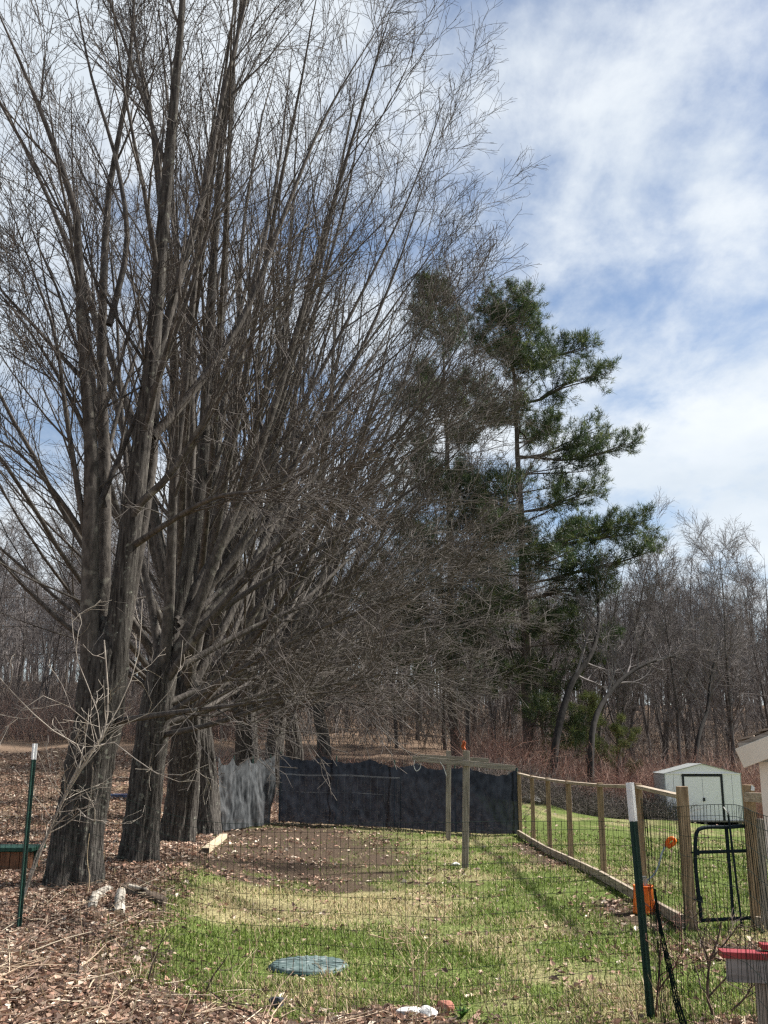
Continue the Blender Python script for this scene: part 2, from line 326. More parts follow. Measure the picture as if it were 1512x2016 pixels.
# scattered cover: blades and leaves
def rand_ground(n, y0, y1, half, seed, power=1.0):
    r = np.random.default_rng(seed)
    y = y0 * (y1 / y0) ** (r.random(n) ** power)
    x = (r.random(n) * 2 - 1) * half * y
    return x, y, r
def build_grass():
    b = MB()
    x, y, r = rand_ground(300000, 6.2, 26, 0.44, 5)
    gr, ta, di, le = lawn_masks(x, y)
    p = np.clip(gr * 1.0 + ta * 0.85 + di * 0.05 + le * 0.14, 0, 1)
    clump = fbm(x * 2.2, y * 2.2, 55, 3)
    keep = r.random(len(x)) < p * np.clip(0.25 + 1.5 * (clump - 0.25), 0.1, 1)
    x, y, gr, ta, le, clump = x[keep], y[keep], gr[keep], ta[keep], le[keep], clump[keep]; n = len(x)
    h = (0.028 + 0.055 * r.random(n)) * (0.6 + 0.9 * clump) * np.where(r.random(n) < 0.02, 2.0, 1)
    az = r.random(n) * 6.283; lean = 0.25 + 0.9 * r.random(n)
    wd = (0.0022 + 0.0022 * r.random(n)) * (0.7 + y / 14)
    base = np.stack([x, y, terrain(x, y) - 0.004], -1)
    s = np.stack([np.cos(az + 1.57), np.sin(az + 1.57), np.zeros(n)], -1) * wd[:, None]
    d = np.stack([np.cos(az) * lean, np.sin(az) * lean, np.ones(n)], -1); d /= np.linalg.norm(d, axis=1, keepdims=True)
    mid = base + d * h[:, None] * 0.55; d2 = d.copy(); d2[:, 2] *= 0.45
    tip = mid + d2 * h[:, None] * 0.55
    v = np.stack([base - s, base + s, mid + s * 0.8, mid - s * 0.8, tip], 1).reshape(-1, 3)
    k = np.arange(n)[:, None] * 5
    dry = r.random(n) < np.clip(0.10 + ta * 0.72 + le * 0.6 + 0.14 * (fbm(x, y, 77, 3) > 0.55), 0, 0.9)
    u = r.random(n)[:, None]
    green = np.array([0.112, 0.160, 0.036]) * (0.6 + 0.8 * u) + np.array([0.03, 0.03, 0.0]) * r.random(n)[:, None]
    straw = np.array([0.42, 0.35, 0.20]) * (0.6 + 0.75 * u)
    c = np.where(dry[:, None], straw, green)
    b.add(v, k + np.array([[0, 1, 2, 3]]), k + np.array([[3, 2, 4]]), np.repeat(c, 5, 0))
    tag(b.build('grass', M_grass), 'short spring lawn grass mixed with dry straw blades', 'grass', kind='stuff')
build_grass()
def build_leaves():
    b = MB()
    x, y, r = rand_ground(270000, 5.9, 46, 0.46, 9)
    gr, ta, di, le = lawn_masks(x, y)
    cl = fbm(x * 1.3, y * 1.3, 41, 3)
    p = np.clip(le * 0.9 + di * 0.30 * np.clip((cl - 0.42) * 5, 0.06, 1) + ta * 0.08 * (cl > 0.5) + gr * 0.015, 0, 1)
    keep = r.random(len(x)) < p; x, y, le = x[keep], y[keep], le[keep]; n = len(x)
    L = (0.016 + 0.026 * r.random(n) ** 1.5) * (0.85 + y / 38); W = L * (0.45 + 0.35 * r.random(n))
    az = r.random(n) * 6.283; tilt = r.normal(0, 0.33, n); roll = r.normal(0, 0.38, n); curl = (0.2 + 0.9 * r.random(n)) * L * 0.6
    ca, sa, ct, st, cr, sr = np.cos(az), np.sin(az), np.cos(tilt), np.sin(tilt), np.cos(roll), np.sin(roll)
    ex = np.stack([ca * ct, sa * ct, st], -1); ey0 = np.stack([-sa, ca, 0 * ca], -1); ez = np.cross(ex, ey0)
    ey = ey0 * cr[:, None] + ez * sr[:, None]; ez = np.cross(ex, ey)
    o = np.stack([x, y, terrain(x, y) + 0.012 + 0.05 * le * r.random(n)], -1)
    LL, WW, CC = L[:, None], W[:, None], curl[:, None]
    v = np.stack([o - ex * LL, o + ey * WW + ez * CC, o + ex * LL + ez * CC * 0.4, o - ey * WW + ez * CC, o + ex * LL * 0.1], 1).reshape(-1, 3)
    k = np.arange(n)[:, None] * 5
    t = np.concatenate([k + np.array([[0, 4, 1]]), k + np.array([[1, 4, 2]]), k + np.array([[2, 4, 3]]), k + np.array([[3, 4, 0]])])
    u = r.random((n, 1)); pal = np.array([[0.30, 0.195, 0.14], [0.46, 0.34, 0.25], [0.13, 0.085, 0.065], [0.66, 0.56, 0.45], [0.35, 0.21, 0.15]])
    c = pal[r.choice(5, n, p=[0.32, 0.20, 0.27, 0.07, 0.14])] * (0.7 + 0.65 * u)
    b.add(v, None, t, np.repeat(c, 5, 0))
    tag(b.build('leaf_litter', M_leaf), 'brown fallen leaves strewn over the ground', 'leaves', kind='stuff')
build_leaves()

# ------------------------------------------------------------------ tree growth
def grow(pts, rad, n, t0, t1, length, angle, K, up=0.0, wig=0.12, rfac=0.55, rmax=1.0, seed=0, bias=None, tip=0.25, taper_len=0.55, droop=0.0, ref_len=None):
    """children of polylines; pts (N,K,3), rad (N,K); returns pts, rad of N*n children"""
    r = np.random.default_rng(seed)
    N, Kp, _ = pts.shape; M = N * n
    t = (np.arange(n)[None, :] + r.random((N, n))) / n; t = (t0 + (t1 - t0) * t).reshape(-1)
    pi = np.repeat(np.arange(N), n); f = t * (Kp - 1); i = np.minimum(f.astype(int), Kp - 2); fr = (f - i)[:, None]
    start = pts[pi, i] * (1 - fr) + pts[pi, i + 1] * fr
    tan = pts[pi, i + 1] - pts[pi, i]; tan /= np.linalg.norm(tan, axis=1, keepdims=True) + 1e-9
    pr = rad[pi, i] * (1 - fr[:, 0]) + rad[pi, i + 1] * fr[:, 0]
    rv = r.normal(size=(M, 3))
    if bias is not None: rv = rv + np.asarray(bias)
    perp = rv - (rv * tan).sum(1, keepdims=True) * tan; perp /= np.linalg.norm(perp, axis=1, keepdims=True) + 1e-9
    a = R(1) * np.clip(r.normal(angle, angle * 0.25, M), 8, 110)
    d = tan * np.cos(a)[:, None] + perp * np.sin(a)[:, None]
    plen = np.linalg.norm(np.diff(pts, axis=1), axis=2).sum(1)
    pk = np.clip(plen / ref_len, 0.4, 1.1)[pi] if ref_len else 1.0
    L = (pk * length * (1 - taper_len * (t - t0) / max(t1 - t0, 1e-6)) * (0.65 + 0.7 * r.random(M)))
    seg = (L / (K - 1))[:, None]
    out = np.zeros((M, K, 3)); out[:, 0] = start; p = start
    for k in range(1, K):
        d = d + r.normal(size=(M, 3)) * wig; d[:, 2] += up - droop * (k / K)
        d /= np.linalg.norm(d, axis=1, keepdims=True); p = p + d * seg; out[:, k] = p
    r0 = np.minimum(pr * rfac, rmax)
    rr = r0[:, None] * (1 - (1 - tip) * np.linspace(0, 1, K)[None, :])
    return out, rr
def resample(p, K):
    p = np.asarray(p, float); s = np.concatenate([[0], np.cumsum(np.linalg.norm(np.diff(p, axis=0), axis=1))]); s /= s[-1]
    # smooth (Catmull-Rom like) by cubic Hermite on the arclength
    m = np.gradient(p, s, axis=0); u = np.linspace(0, 1, K); i = np.clip(np.searchsorted(s, u, 'right') - 1, 0, len(s) - 2)
    h = (s[i + 1] - s[i])[:, None]; t = ((u - s[i]) / (s[i + 1] - s[i]))[:, None]
    return (2 * t**3 - 3 * t**2 + 1) * p[i] + (t**3 - 2 * t**2 + t) * h * m[i] + (-2 * t**3 + 3 * t**2) * p[i + 1] + (t**3 - t**2) * h * m[i + 1]
def rough_tube(b, pts, rad, S, seed, ridge=0.10, flare=0.0):
    """thick trunk with furrowed bark relief"""
    r = np.random.default_rng(seed); K = len(pts); a = np.linspace(0, 2 * math.pi, S, endpoint=False)
    ph = r.random(6) * 6.28; zz = np.linspace(0, 1, K)[:, None]
    rel = ridge * (0.5 * np.sin(5 * a + ph[0] + 3 * zz) + 0.35 * np.sin(11 * a + ph[1] - 4 * zz) + 0.5 * np.sin(3 * a + ph[2] + 1.2 * zz)) + 0.030 * r.normal(size=(K, S)) + ridge * 0.45 * np.sin(19 * a + ph[4] + 5 * np.sin(7 * zz + ph[5])) * (S > 40)
    fl = flare * np.exp(-zz * 11) * (1 + 0.5 * np.sin(4 * a + ph[3]) + 0.3 * np.sin(7 * a + ph[4]))
    rr = np.asarray(rad)[:, None] * (1 + rel + fl)
    b.tubes(pts[None], rr[None], S)
def crown_from(stems_p, stems_r, seed, dens=1.0, limb_len=4.6, base=(0, 0, 0), K0=None, stem_t0=0.22):
    """limbs, branches, twigs and twiglets on a set of stems; returns MB of limbs and MB of twigs"""
    lb, tb = MB(), MB()
    n = lambda v: max(1, int(round(v * dens)))
    p1, r1 = grow(stems_p, stems_r, n(12), stem_t0, 0.99, limb_len, 25, 10, up=0.03, wig=0.045, rfac=0.45, rmax=0.042, seed=seed + 1, tip=0.14, taper_len=0.62, ref_len=10.0)
    p2, r2 = grow(p1, r1, n(7), 0.15, 0.98, limb_len * 0.44, 26, 6, up=0.02, wig=0.075, rfac=0.55, rmax=0.02, seed=seed + 2, tip=0.22, ref_len=limb_len * 0.66)
    ps, rs = grow(stems_p, stems_r, n(6), 0.2, 1.0, 1.3, 40, 6, up=0.03, wig=0.13, rfac=0.3, rmax=0.013, seed=seed + 6, tip=0.3)
    p2 = np.concatenate([p2, ps]); r2 = np.concatenate([r2, rs])
    p3, r3 = grow(p2, r2, n(5.4), 0.12, 1.0, limb_len * 0.165, 33, 4, up=0.015, wig=0.15, rfac=0.6, rmax=0.0058, seed=seed + 3, tip=0.5)
    p4, r4 = grow(p3, r3, 2, 0.25, 0.95, 0.26, 42, 3, up=0.04, wig=0.2, rfac=0.75, rmax=0.0036, seed=seed + 4, tip=0.6)
    lb.tubes(p1, r1, 6); lb.tubes(p2, np.maximum(r2, 0.0045), 4)
    tb.tubes(p3, np.maximum(r3, 0.0034), 3); tb.tubes(p4, np.maximum(r4, 0.0026), 3)
    return lb, tb
def fan_stems(seed, base_r, H, n, K=14):
    """procedural vase of stems on a short trunk (local coordinates, z up)"""
    r = np.random.default_rng(seed)
    tr = np.array([(0, 0, -0.35), (0.08, 0.02, 1.0), (0.22, 0.05, 2.2), (0.32, 0.04, 3.4)]) + np.concatenate([[[0, 0, 0]], r.normal(0, 0.06, (3, 3))]) * np.array([1, 1, 0.2])
    tr = resample(tr, 26); trr = np.interp(np.linspace(0, 1, 26), [0, 0.85, 1.0], [base_r * 1.05, base_r * 0.78, base_r * 0.3])
    sp_, sr_ = [], []
    tilts = 4 + 58 * np.linspace(0, 1, n) ** 1.25 + r.normal(0, 2.5, n)
    az0 = r.random() * 6.28
    for i in range(n):
        az = az0 + i * 2.4 + r.normal(0, 0.3); th = R(max(4, tilts[i]))
        L = np.interp(tilts[i], [5, 35, 70], [H - 3.0, H * 0.56, H * 0.50]) * (0.88 + 0.24 * r.random())
        f = np.interp(tilts[i], [5, 70], [0.93, 0.66]); j = int(f * 25)
        p = tr[j].copy(); d = np.array([math.cos(az) * math.sin(th * 1.15), math.sin(az) * math.sin(th * 1.15), math.cos(th * 1.15)])
        pts = [p.copy()]
        for k in range(K - 1):
            d = d + r.normal(0, 0.04, 3); d[2] += 0.022 if tilts[i] < 50 else 0.045; d /= np.linalg.norm(d); p = p + d * L / (K - 1); pts.append(p.copy())
        r0 = base_r * np.interp(tilts[i], [5, 40, 70], [0.50, 0.29, 0.16]) * (0.85 + 0.3 * r.random())
        sp_.append(pts); sr_.append(r0 * (1 - 0.955 * np.linspace(0, 1, K) ** 0.85))
    return tr, trr, np.array(sp_), np.array(sr_)
def assemble_maple(root, tr, trr, stems_p, stems_r, seed, dens, limb_len, extra=None):
    """root is an Empty at the foot; everything given in root-local coordinates"""
    def put(mb, name, m, smooth=True):
        o = bpy.data.objects.new(name, mb.mesh(name, m, smooth)); col.objects.link(o); o.parent = root; return o
    b = MB(); rough_tube(b, tr, trr, 72, seed, 0.11, 0.50); put(b, 'trunk', M_bark)
    for k in range(len(stems_p)):
        b = MB()
        if stems_r[k][0] > 0.09: rough_tube(b, stems_p[k], stems_r[k], 14, seed + k, 0.05)
        else: b.tubes(stems_p[k][None], stems_r[k][None], 9)
        put(b, 'main_stem', M_bark if stems_r[k][0] > 0.13 else M_limb)
    lb, tb = crown_from(stems_p, stems_r, seed * 31, dens, limb_len)
    put(lb, 'limbs', M_limb); put(tb, 'crown', M_twig, False)

GM = 'row of old maples along the yard'
def traced(px, d0, d1, K, base):
    n = len(px); return resample([P(u, v, d0 + (d1 - d0) * i / (n - 1)) - base for i, (u, v) in enumerate(px)], K)
# first maple: trunk leaning right, cluster of heavy stems
B1 = G(143, 1748); d1 = B1[1]
t1 = empty('maple_tree', B1, 'thickest bare maple, leaning furrowed trunk splitting into a cluster of upright stems', 'tree', GM)
mpx = d1 / 2057.0
tr = resample([B1 * 0 + (0.0, 0, -0.3)] + [P(u, v, d1) - B1 for u, v in ((143, 1745), (152, 1640), (172, 1520), (192, 1400), (206, 1300), (214, 1215))], 40)
trr = np.interp(np.linspace(0, 1, 40), [0, 0.15, 0.4, 0.7, 0.88, 1.0], np.array([54, 48, 44, 43, 41, 14]) * mpx)
S1 = [  # pixel path, depth change, start radius in px
    ([(178, 1400), (178, 1330), (176, 1200), (178, 1050), (180, 900), (166, 720), (156, 560), (150, 420), (118, 320), (60, 170), (-10, 10)], -0.9, 30),
    ([(192, 1400), (196, 1310), (203, 1150), (206, 950), (200, 750), (205, 520), (216, 360), (246, 210), (262, 30), (275, -150)], 0.9, 25),
    ([(205, 1420), (222, 1330), (246, 1130), (272, 930), (296, 740), (311, 560), (325, 400), (338, 250), (355, 60), (368, -140), (380, -340)], -0.3, 39),
    ([(214, 1400), (236, 1280), (275, 1060), (300, 900), (312, 700), (350, 560), (398, 400), (432, 220), (480, 20), (520, -160)], 0.5, 25),
    ([(238, 1120), (262, 1010), (330, 940), (392, 845), (455, 720), (530, 620), (630, 520)], -1.0, 15),
    ([(192, 1160), (170, 1060), (148, 930), (128, 800), (108, 660), (60, 520), (10, 380)], -1.2, 12),
    ([(205, 1000), (160, 830), (90, 700), (10, 590), (-80, 500)], -1.5, 10),
    ([(170, 1060), (100, 960), (20, 880), (-90, 830)], -1.0, 9),
    ([(255, 1080), (330, 1030), (420, 980), (540, 960), (650, 900)], -2.6, 11),
    ([(300, 860), (380, 770), (470, 640), (560, 420), (640, 230), (760, 30)], 1.5, 15),
    ([(215, 640), (250, 480), (232, 330), (180, 150), (150, 0), (130, -120)], 1.1, 11),
    ([(328, 420), (300, 250), (268, 90), (258, -80)], 0.9, 11),
    ([(230, 1420), (330, 1405), (450, 1390), (580, 1370), (690, 1360)], -2.4, 10),
]
stp, str_ = [], []
for px, dd, r0 in S1:
    stp.append(traced(px, d1, d1 + dd, 16, B1)); str_.append(0.71 * r0 * mpx * (1 - 0.93 * np.linspace(0, 1, 16) ** 0.9))
assemble_maple(t1, tr, trr, np.array(stp), np.array(str_), 3, 0.84, 3.6)
# second maple
B2 = G(275, 1700); d2 = B2[1]; mpx = d2 / 2057.0
t2 = empty('maple_tree', B2, 'slimmer bare maple with pale lichen flecks, next behind the thickest maple', 'tree', GM)
tr = resample([(0.0, 0, -0.3)] + [P(u, v, d2) - B2 for u, v in ((274, 1700), (286, 1580), (300, 1450), (318, 1330), (332, 1240))], 36)
trr = np.interp(np.linspace(0, 1, 36), [0, 0.2, 0.6, 0.85, 1.0], np.array([34, 31, 29, 27, 8]) * mpx)
S2 = [
    ([(308, 1400), (326, 1300), (362, 1150), (396, 950), (408, 720), (424, 460), (440, 250), (470, 50), (490, -200)], 0.4, 25),
    ([(304, 1420), (326, 1290), (336, 1130), (342, 950), (364, 760), (385, 540), (420, 300), (455, 60), (480, -150)], -1.0, 18),
    ([(322, 1340), (372, 1240), (430, 1080), (512, 880), (585, 650), (650, 420), (710, 220), (770, 20)], -0.6, 19),
    ([(315, 1360), (390, 1250), (500, 1120), (640, 980), (800, 830), (930, 640)], -2.0, 13),
    ([(318, 1350), (300, 1200), (262, 1020), (240, 820), (228, 600), (195, 350)], 1.4, 13),
    ([(312, 1420), (420, 1350), (560, 1270), (720, 1200), (900, 1130)], -2.5, 12),
    ([(306, 1450), (420, 1425), (580, 1370), (740, 1330), (860, 1330)], -1.5, 9),
    ([(330, 1250), (440, 1120), (570, 930), (690, 730), (780, 530), (845, 330)], 1.5, 14),
    ([(330, 1280), (480, 1170), (660, 1060), (830, 950), (965, 830)], 1.0, 11),
    ([(325, 1330), (470, 1250), (650, 1170), (830, 1100), (985, 1040)], 2.5, 11),
    ([(318, 1390), (460, 1330), (640, 1280), (820, 1240), (985, 1210)], 3.5, 10),
    ([(312, 1430), (470, 1380), (640, 1350), (810, 1335), (950, 1335)], 3.0, 9),
    ([(326, 1300), (470, 1140), (640, 960), (790, 780), (900, 600)], 3.0, 11),
    ([(330, 1240), (430, 1080), (560, 860), (690, 620), (800, 400), (875, 200)], 2.5, 12),
    ([(345, 1220), (470, 1030), (620, 820), (770, 610), (905, 420)], 4.0, 11),
    ([(350, 1230), (500, 1060), (680, 880), (850, 700), (975, 560)], 5.0, 10),
    ([(345, 1240), (500, 1110), (690, 980), (870, 850), (1000, 730)], 5.5, 10),
]
stp, str_ = [], []
for px, dd, r0 in S2:
    stp.append(traced(px, d2, d2 + dd, 16, B2)); str_.append(0.71 * r0 * mpx * (1 - 0.93 * np.linspace(0, 1, 16) ** 0.9))
assemble_maple(t2, tr, trr, np.array(stp), np.array(str_), 5, 0.90, 3.9)
# procedural maples further along the row
protos = []
for seed, br, H, ns in ((21, 0.29, 20.0, 20), (34, 0.27, 19.0, 19)):
    tr, trr, a, b_ = fan_stems(seed, br, H, ns)
    root = empty('maple_tree', (0, 0, 0), 'x', 'tree', GM); assemble_maple(root, tr, trr, a, b_, seed, 0.62, 4.2); protos.append(root)
rowspec = [  # px x, base px y, proto, rotation, scale, label
    (362, 1648, 0, 5.2, 1.0, 'bare maple between the lichen flecked maple and the grey cloth panel'),
    (440, 1612, 1, 3.4, 1.12, 'bare maple standing right behind the sunlit grey cloth panel'),
    (488, 1590, 0, 4.8, 1.10, 'bare maple by the corner where grey and navy cloths meet'),
    (540, 1570, 1, 0.6, 1.12, 'bare maple behind the left end of the navy cloth'),
    (590, 1556, 0, 3.9, 1.08, 'bare maple showing just above the navy cloth, next to last of the row'),
    (640, 1545, 1, 2.2, 1.05, 'bare maple at the far end of the row, beyond the navy cloth'),
]
used = set()
for i, (u, v, k, rot, s, lab) in enumerate(rowspec):
    dist = [19.5, 23.6, 28.0, 33.0, 38.5, 44.5][i]
    x = [-3.85, -3.95, -3.75, -3.6, -3.3, -2.6][i]
    o = protos[k] if k not in used else copy_tree(protos[k]); used.add(k)
    o.location = (x, dist, tz(x, dist)); o.rotation_euler = (0, 0, rot); o.scale = (s, s, s); tag(o, lab, 'tree', GM)

# ------------------------------------------------------------------ woods behind
def forest_proto(seed, H, r0, spread, lean=0.0, nb=26, droopy=0.05):
    r = np.random.default_rng(seed); K = 14
    p = np.array([0, 0, -0.4]); d = np.array([lean, lean * 0.4, 1.0]); pts = [p.copy()]
    for k in range(K - 1):
        d = d + r.normal(0, 0.045, 3); d[2] += 0.03; d /= np.linalg.norm(d); p = p + d * H / (K - 1); pts.append(p.copy())
    pts = np.array(pts); rad = r0 * (1 - 0.965 * np.linspace(0, 1, K))
    b = MB(); b.tubes(pts[None], rad[None], 7)
    if seed % 3 == 0:                                                  # some fork low
        q, qr = grow(pts[None], rad[None], 2, 0.15, 0.45, H * 0.6, 20, 9, up=0.05, wig=0.06, rfac=0.7, seed=seed + 9, tip=0.12)
        b.tubes(q, qr, 6); src = np.concatenate([resample(pts, 9)[None], q]); srr = np.concatenate([np.interp(np.linspace(0, 1, 9), np.linspace(0, 1, K), rad)[None], qr])
    else: src, srr = pts[None], rad[None]
    n1 = max(6, nb // len(src)); c = MB()
    p1, r1 = grow(src, srr, n1, 0.26, 1.0, spread, 40, 6, up=0.09, wig=0.10, rfac=0.5, rmax=0.05, seed=seed + 1, tip=0.2)
    p2, r2 = grow(p1, r1, 9, 0.08, 0.98, spread * 0.42, 38, 4, up=0.05, wig=0.15, rfac=0.6, rmax=0.018, seed=seed + 2, tip=0.3)
    p3, r3 = grow(p2, r2, 8, 0.1, 1.0, spread * 0.2, 40, 3, up=0.03, wig=0.2, rfac=0.7, rmax=0.010, seed=seed + 3, tip=0.5)
    c.tubes(p1, np.maximum(r1, 0.012), 4); c.tubes(p2, np.maximum(r2, 0.009), 3); c.tubes(p3, np.maximum(r3, 0.0065), 3)
    root = empty('woods_tree', (0, 0, 0), 'x', 'tree', 'bare trees of the woods')
    for mb, nm, m in ((b, 'trunk', M_ftrunk), (c, 'crown', M_ftwig)):
        o = bpy.data.objects.new(nm, mb.mesh(nm, m, nm == 'trunk')); col.objects.link(o); o.parent = root
    return root
fp = [forest_proto(101, 15.5, 0.12, 3.0), forest_proto(102, 17, 0.145, 3.6), forest_proto(103, 14, 0.13, 3.4), forest_proto(104, 12, 0.10, 2.2, 0.05),
      forest_proto(106, 16, 0.165, 4.4, nb=30), forest_proto(107, 10, 0.07, 1.8, 0.12, nb=22)]
flab = ['straight slender bare tree in the woods behind the yard', 'tall bare tree with spreading crown in the woods behind the yard', 'forked bare tree with low split trunk in the woods behind the yard',
        'short thin bare tree in the woods behind the yard', 'broad crowned bare tree in the woods behind the yard', 'thin leaning young bare tree in the woods behind the yard']
fused = set()
def plant_forest(k, x, y, s, rot):
    o = fp[k] if k not in fused else copy_tree(fp[k]); fused.add(k)
    o.location = (x, y, tz(x, y)); o.rotation_euler = (0, 0, rot); o.scale = (s, s, s * (0.95 + 0.12 * rng.random())); tag(o, flab[k], 'tree', 'bare trees of the woods, kind %d of six' % (k + 1))
    o['group'] = ['straight slender woods trees', 'tall spreading woods trees', 'forked woods trees', 'short thin woods trees', 'broad crowned woods trees', 'thin leaning woods trees'][k]
spots = []
tries = 0
while len(spots) < 250 and tries < 20000:
    tries += 1
    y = 47 + 63 * rng.random() ** 1.25; x = (rng.random() * 2 - 1) * 0.44 * y
    if x < 2 and y < 52: continue
    if -7 < x < -1 and y < 60: continue
    if any((x - a) ** 2 + (y - b) ** 2 < 2.0 for a, b in spots): continue
    spots.append((x, y))
for x, y in spots:
    k = int(rng.choice(6, p=[0.24, 0.2, 0.15, 0.17, 0.12, 0.12])); s = 0.78 + 0.3 * rng.random()
    if x < -5: s *= 0.88
    elif x < 3: s *= 0.80
    if x > 4: s *= 0.82
    plant_forest(k, x, y, s, rng.random() * 6.28)
# distant woodland mass
def far_woods():
    b = MB(); r = np.random.default_rng(77); n = 680
    y = 112 + 55 * r.random(n); x = (r.random(n) * 2 - 1) * 0.5 * y; z = terrain(x, y) - 0.3
    H = 11 + 6 * r.random(n); K = 6
    t = np.linspace(0, 1, K); pts = np.zeros((n, K, 3)); jit = np.cumsum(r.normal(0, 0.18, (n, K, 2)), 1)
    pts[:, :, 0] = x[:, None] + jit[..., 0]; pts[:, :, 1] = y[:, None] + jit[..., 1]; pts[:, :, 2] = z[:, None] + H[:, None] * t
    rad = (0.12 + 0.08 * r.random(n))[:, None] * (1 - 0.85 * t)
    p1, r1 = grow(pts, rad, 14, 0.2, 0.98, 3.2, 42, 4, up=0.08, wig=0.1, rfac=0.45, rmax=0.05, seed=8, tip=0.3)
    p2, r2 = grow(p1, r1, 5, 0.15, 1.0, 1.2, 40, 3, up=0.05, wig=0.15, rfac=0.7, rmax=0.022, seed=9, tip=0.5)
    b.tubes(pts, rad, 5); b.tubes(p1, np.maximum(r1, 0.018), 3); b.tubes(p2, np.maximum(r2, 0.012), 3)
    tag(b.build('distant_woodland', M_ftwig), 'distant grey brown bare woodland closing the view', 'woodland', kind='stuff')
far_woods()
# bramble, saplings and undergrowth in front of the woods
def canes(name, label, n, xr, yr, h, cols, seed, lean=0.35, rad=0.006, side=2):
    b = MB(); r = np.random.default_rng(seed)
    x = xr[0] + (xr[1] - xr[0]) * r.random(n); y = yr[0] + (yr[1] - yr[0]) * r.random(n) ** 1.2
    hh = h * (0.45 + 0.75 * r.random(n)) * (0.6 + 0.8 * fbm(x * 0.35, y * 0.35, seed, 3)); K = 5
    d = np.stack([r.normal(0, lean, n), r.normal(0, lean, n), np.ones(n)], -1); d /= np.linalg.norm(d, axis=1, keepdims=True)
    pts = np.zeros((n, K, 3)); p = np.stack([x, y, terrain(x, y) - 0.05], -1); pts[:, 0] = p
    bend = r.normal(0, 0.13, (n, 3)); bend[:, 2] = -np.abs(bend[:, 2])
    for k in range(1, K):
        d = d + bend + r.normal(0, 0.07, (n, 3)); d /= np.linalg.norm(d, axis=1, keepdims=True); p = p + d * (hh / (K - 1))[:, None]; pts[:, k] = p
    rr = rad * (0.7 + 0.6 * r.random(n))[:, None] * (1 - 0.6 * np.linspace(0, 1, K))
    c = np.asarray(cols)[r.integers(0, len(cols), n)] * (0.7 + 0.6 * r.random((n, 1)))
    b.tubes(pts, rr, 3, c)
    p2, r2 = grow(pts, rr, side, 0.3, 0.95, h * 0.3, 40, 3, up=0.02, wig=0.2, rfac=0.7, seed=seed + 1, tip=0.5)
    b.tubes(p2, np.maximum(r2, rad * 0.4), 3, np.repeat(c, side, 0))
    tag(b.build(name, M_cane), label, 'brush', kind='stuff')
REDS = [(0.30, 0.155, 0.115), (0.24, 0.135, 0.105), (0.38, 0.25, 0.19), (0.18, 0.115, 0.095)]
GREYS = [(0.10, 0.08, 0.07), (0.15, 0.128, 0.115), (0.07, 0.06, 0.053), (0.22, 0.188, 0.165)]
canes('bramble_thicket', 'reddish brown bramble thicket behind the shed and wooden fence', 9000, (3.8, 24), (40.5, 50), 2.5, REDS, 61)
canes('dark_brush', 'tangled dark brush pile along the edge of the lawn', 5200, (3.2, 10.5), (37.5, 41.5), 1.25, GREYS, 62, lean=0.8)
canes('field_brush', 'reddish brown weed stalks at the edge of the leafy field', 8000, (-27, -6), (50, 62), 2.2, REDS[1:] + GREYS, 63)
canes('woods_undergrowth', 'grey brown undergrowth of thin stems under the woods', 16000, (-40, 40), (52, 105), 3.4, GREYS, 64, rad=0.012, side=3)
canes('hillside_stalks', 'dry stalks on the leaf covered bank behind the navy cloth', 2600, (-7, 4), (29, 47), 1.1, REDS + GREYS, 65)

# two dark curved trees leaning out of the woods edge
M_darkbark = mat('dark_bark', (0.014, 0.012, 0.011), (0.04, 0.035, 0.031), 6, 0.95, (2, 2, 0.5), 0)  # darker brown than the other barks
def leaning_tree(px, d, r0, label, dz):
    base = G(*px[0]) if dz is None else P(*px[0], d)
    root = empty('leaning_tree', base, label, 'tree')
    pts = resample([P(u, v, d + 0.8 * i) - base for i, (u, v) in enumerate(px)], 18); pts[0, 2] -= 0.6
    rad = r0 * (1 - 0.72 * np.linspace(0, 1, 18)); b = MB(); rough_tube(b, pts, rad, 12, 4, 0.06)
    o = bpy.data.objects.new('trunk', b.mesh('trunk', M_darkbark, True)); col.objects.link(o); o.parent = root
    c = MB(); p1, r1 = grow(pts[None], rad[None], 16, 0.4, 1.0, 3.0, 45, 7, up=0.10, wig=0.12, rfac=0.5, seed=int(px[0][0]), tip=0.2)
    p2, r2 = grow(p1, r1, 8, 0.2, 1.0, 1.2, 40, 4, up=0.03, wig=0.2, rfac=0.6, seed=5, tip=0.4)
    p3, r3 = grow(p2, r2, 5, 0.2, 1.0, 0.6, 40, 3, wig=0.2, rfac=0.7, seed=6, tip=0.5)
    c.tubes(p1, r1, 5); c.tubes(p2, np.maximum(r2, 0.007), 3); c.tubes(p3, np.maximum(r3, 0.006), 3)
    o = bpy.data.objects.new('crown', c.mesh('crown', M_ftwig)); col.objects.link(o); o.parent = root
leaning_tree([(1088, 1500), (1105, 1410), (1128, 1340), (1165, 1285), (1178, 1230), (1172, 1140)], 42.0, 0.17, 'dark curved tree rising out of the brush beside the pine', 1)
leaning_tree([(1162, 1520), (1170, 1420), (1195, 1370), (1240, 1325), (1300, 1297), (1345, 1290)], 41.5, 0.14, 'dark tree bent over sideways with an arching trunk', 1)
leaning_tree([(1365, 1520), (1378, 1440), (1392, 1400), (1400, 1330), (1420, 1260)], 44.0, 0.11, 'thin dark tree leaning above the metal shed', 1)

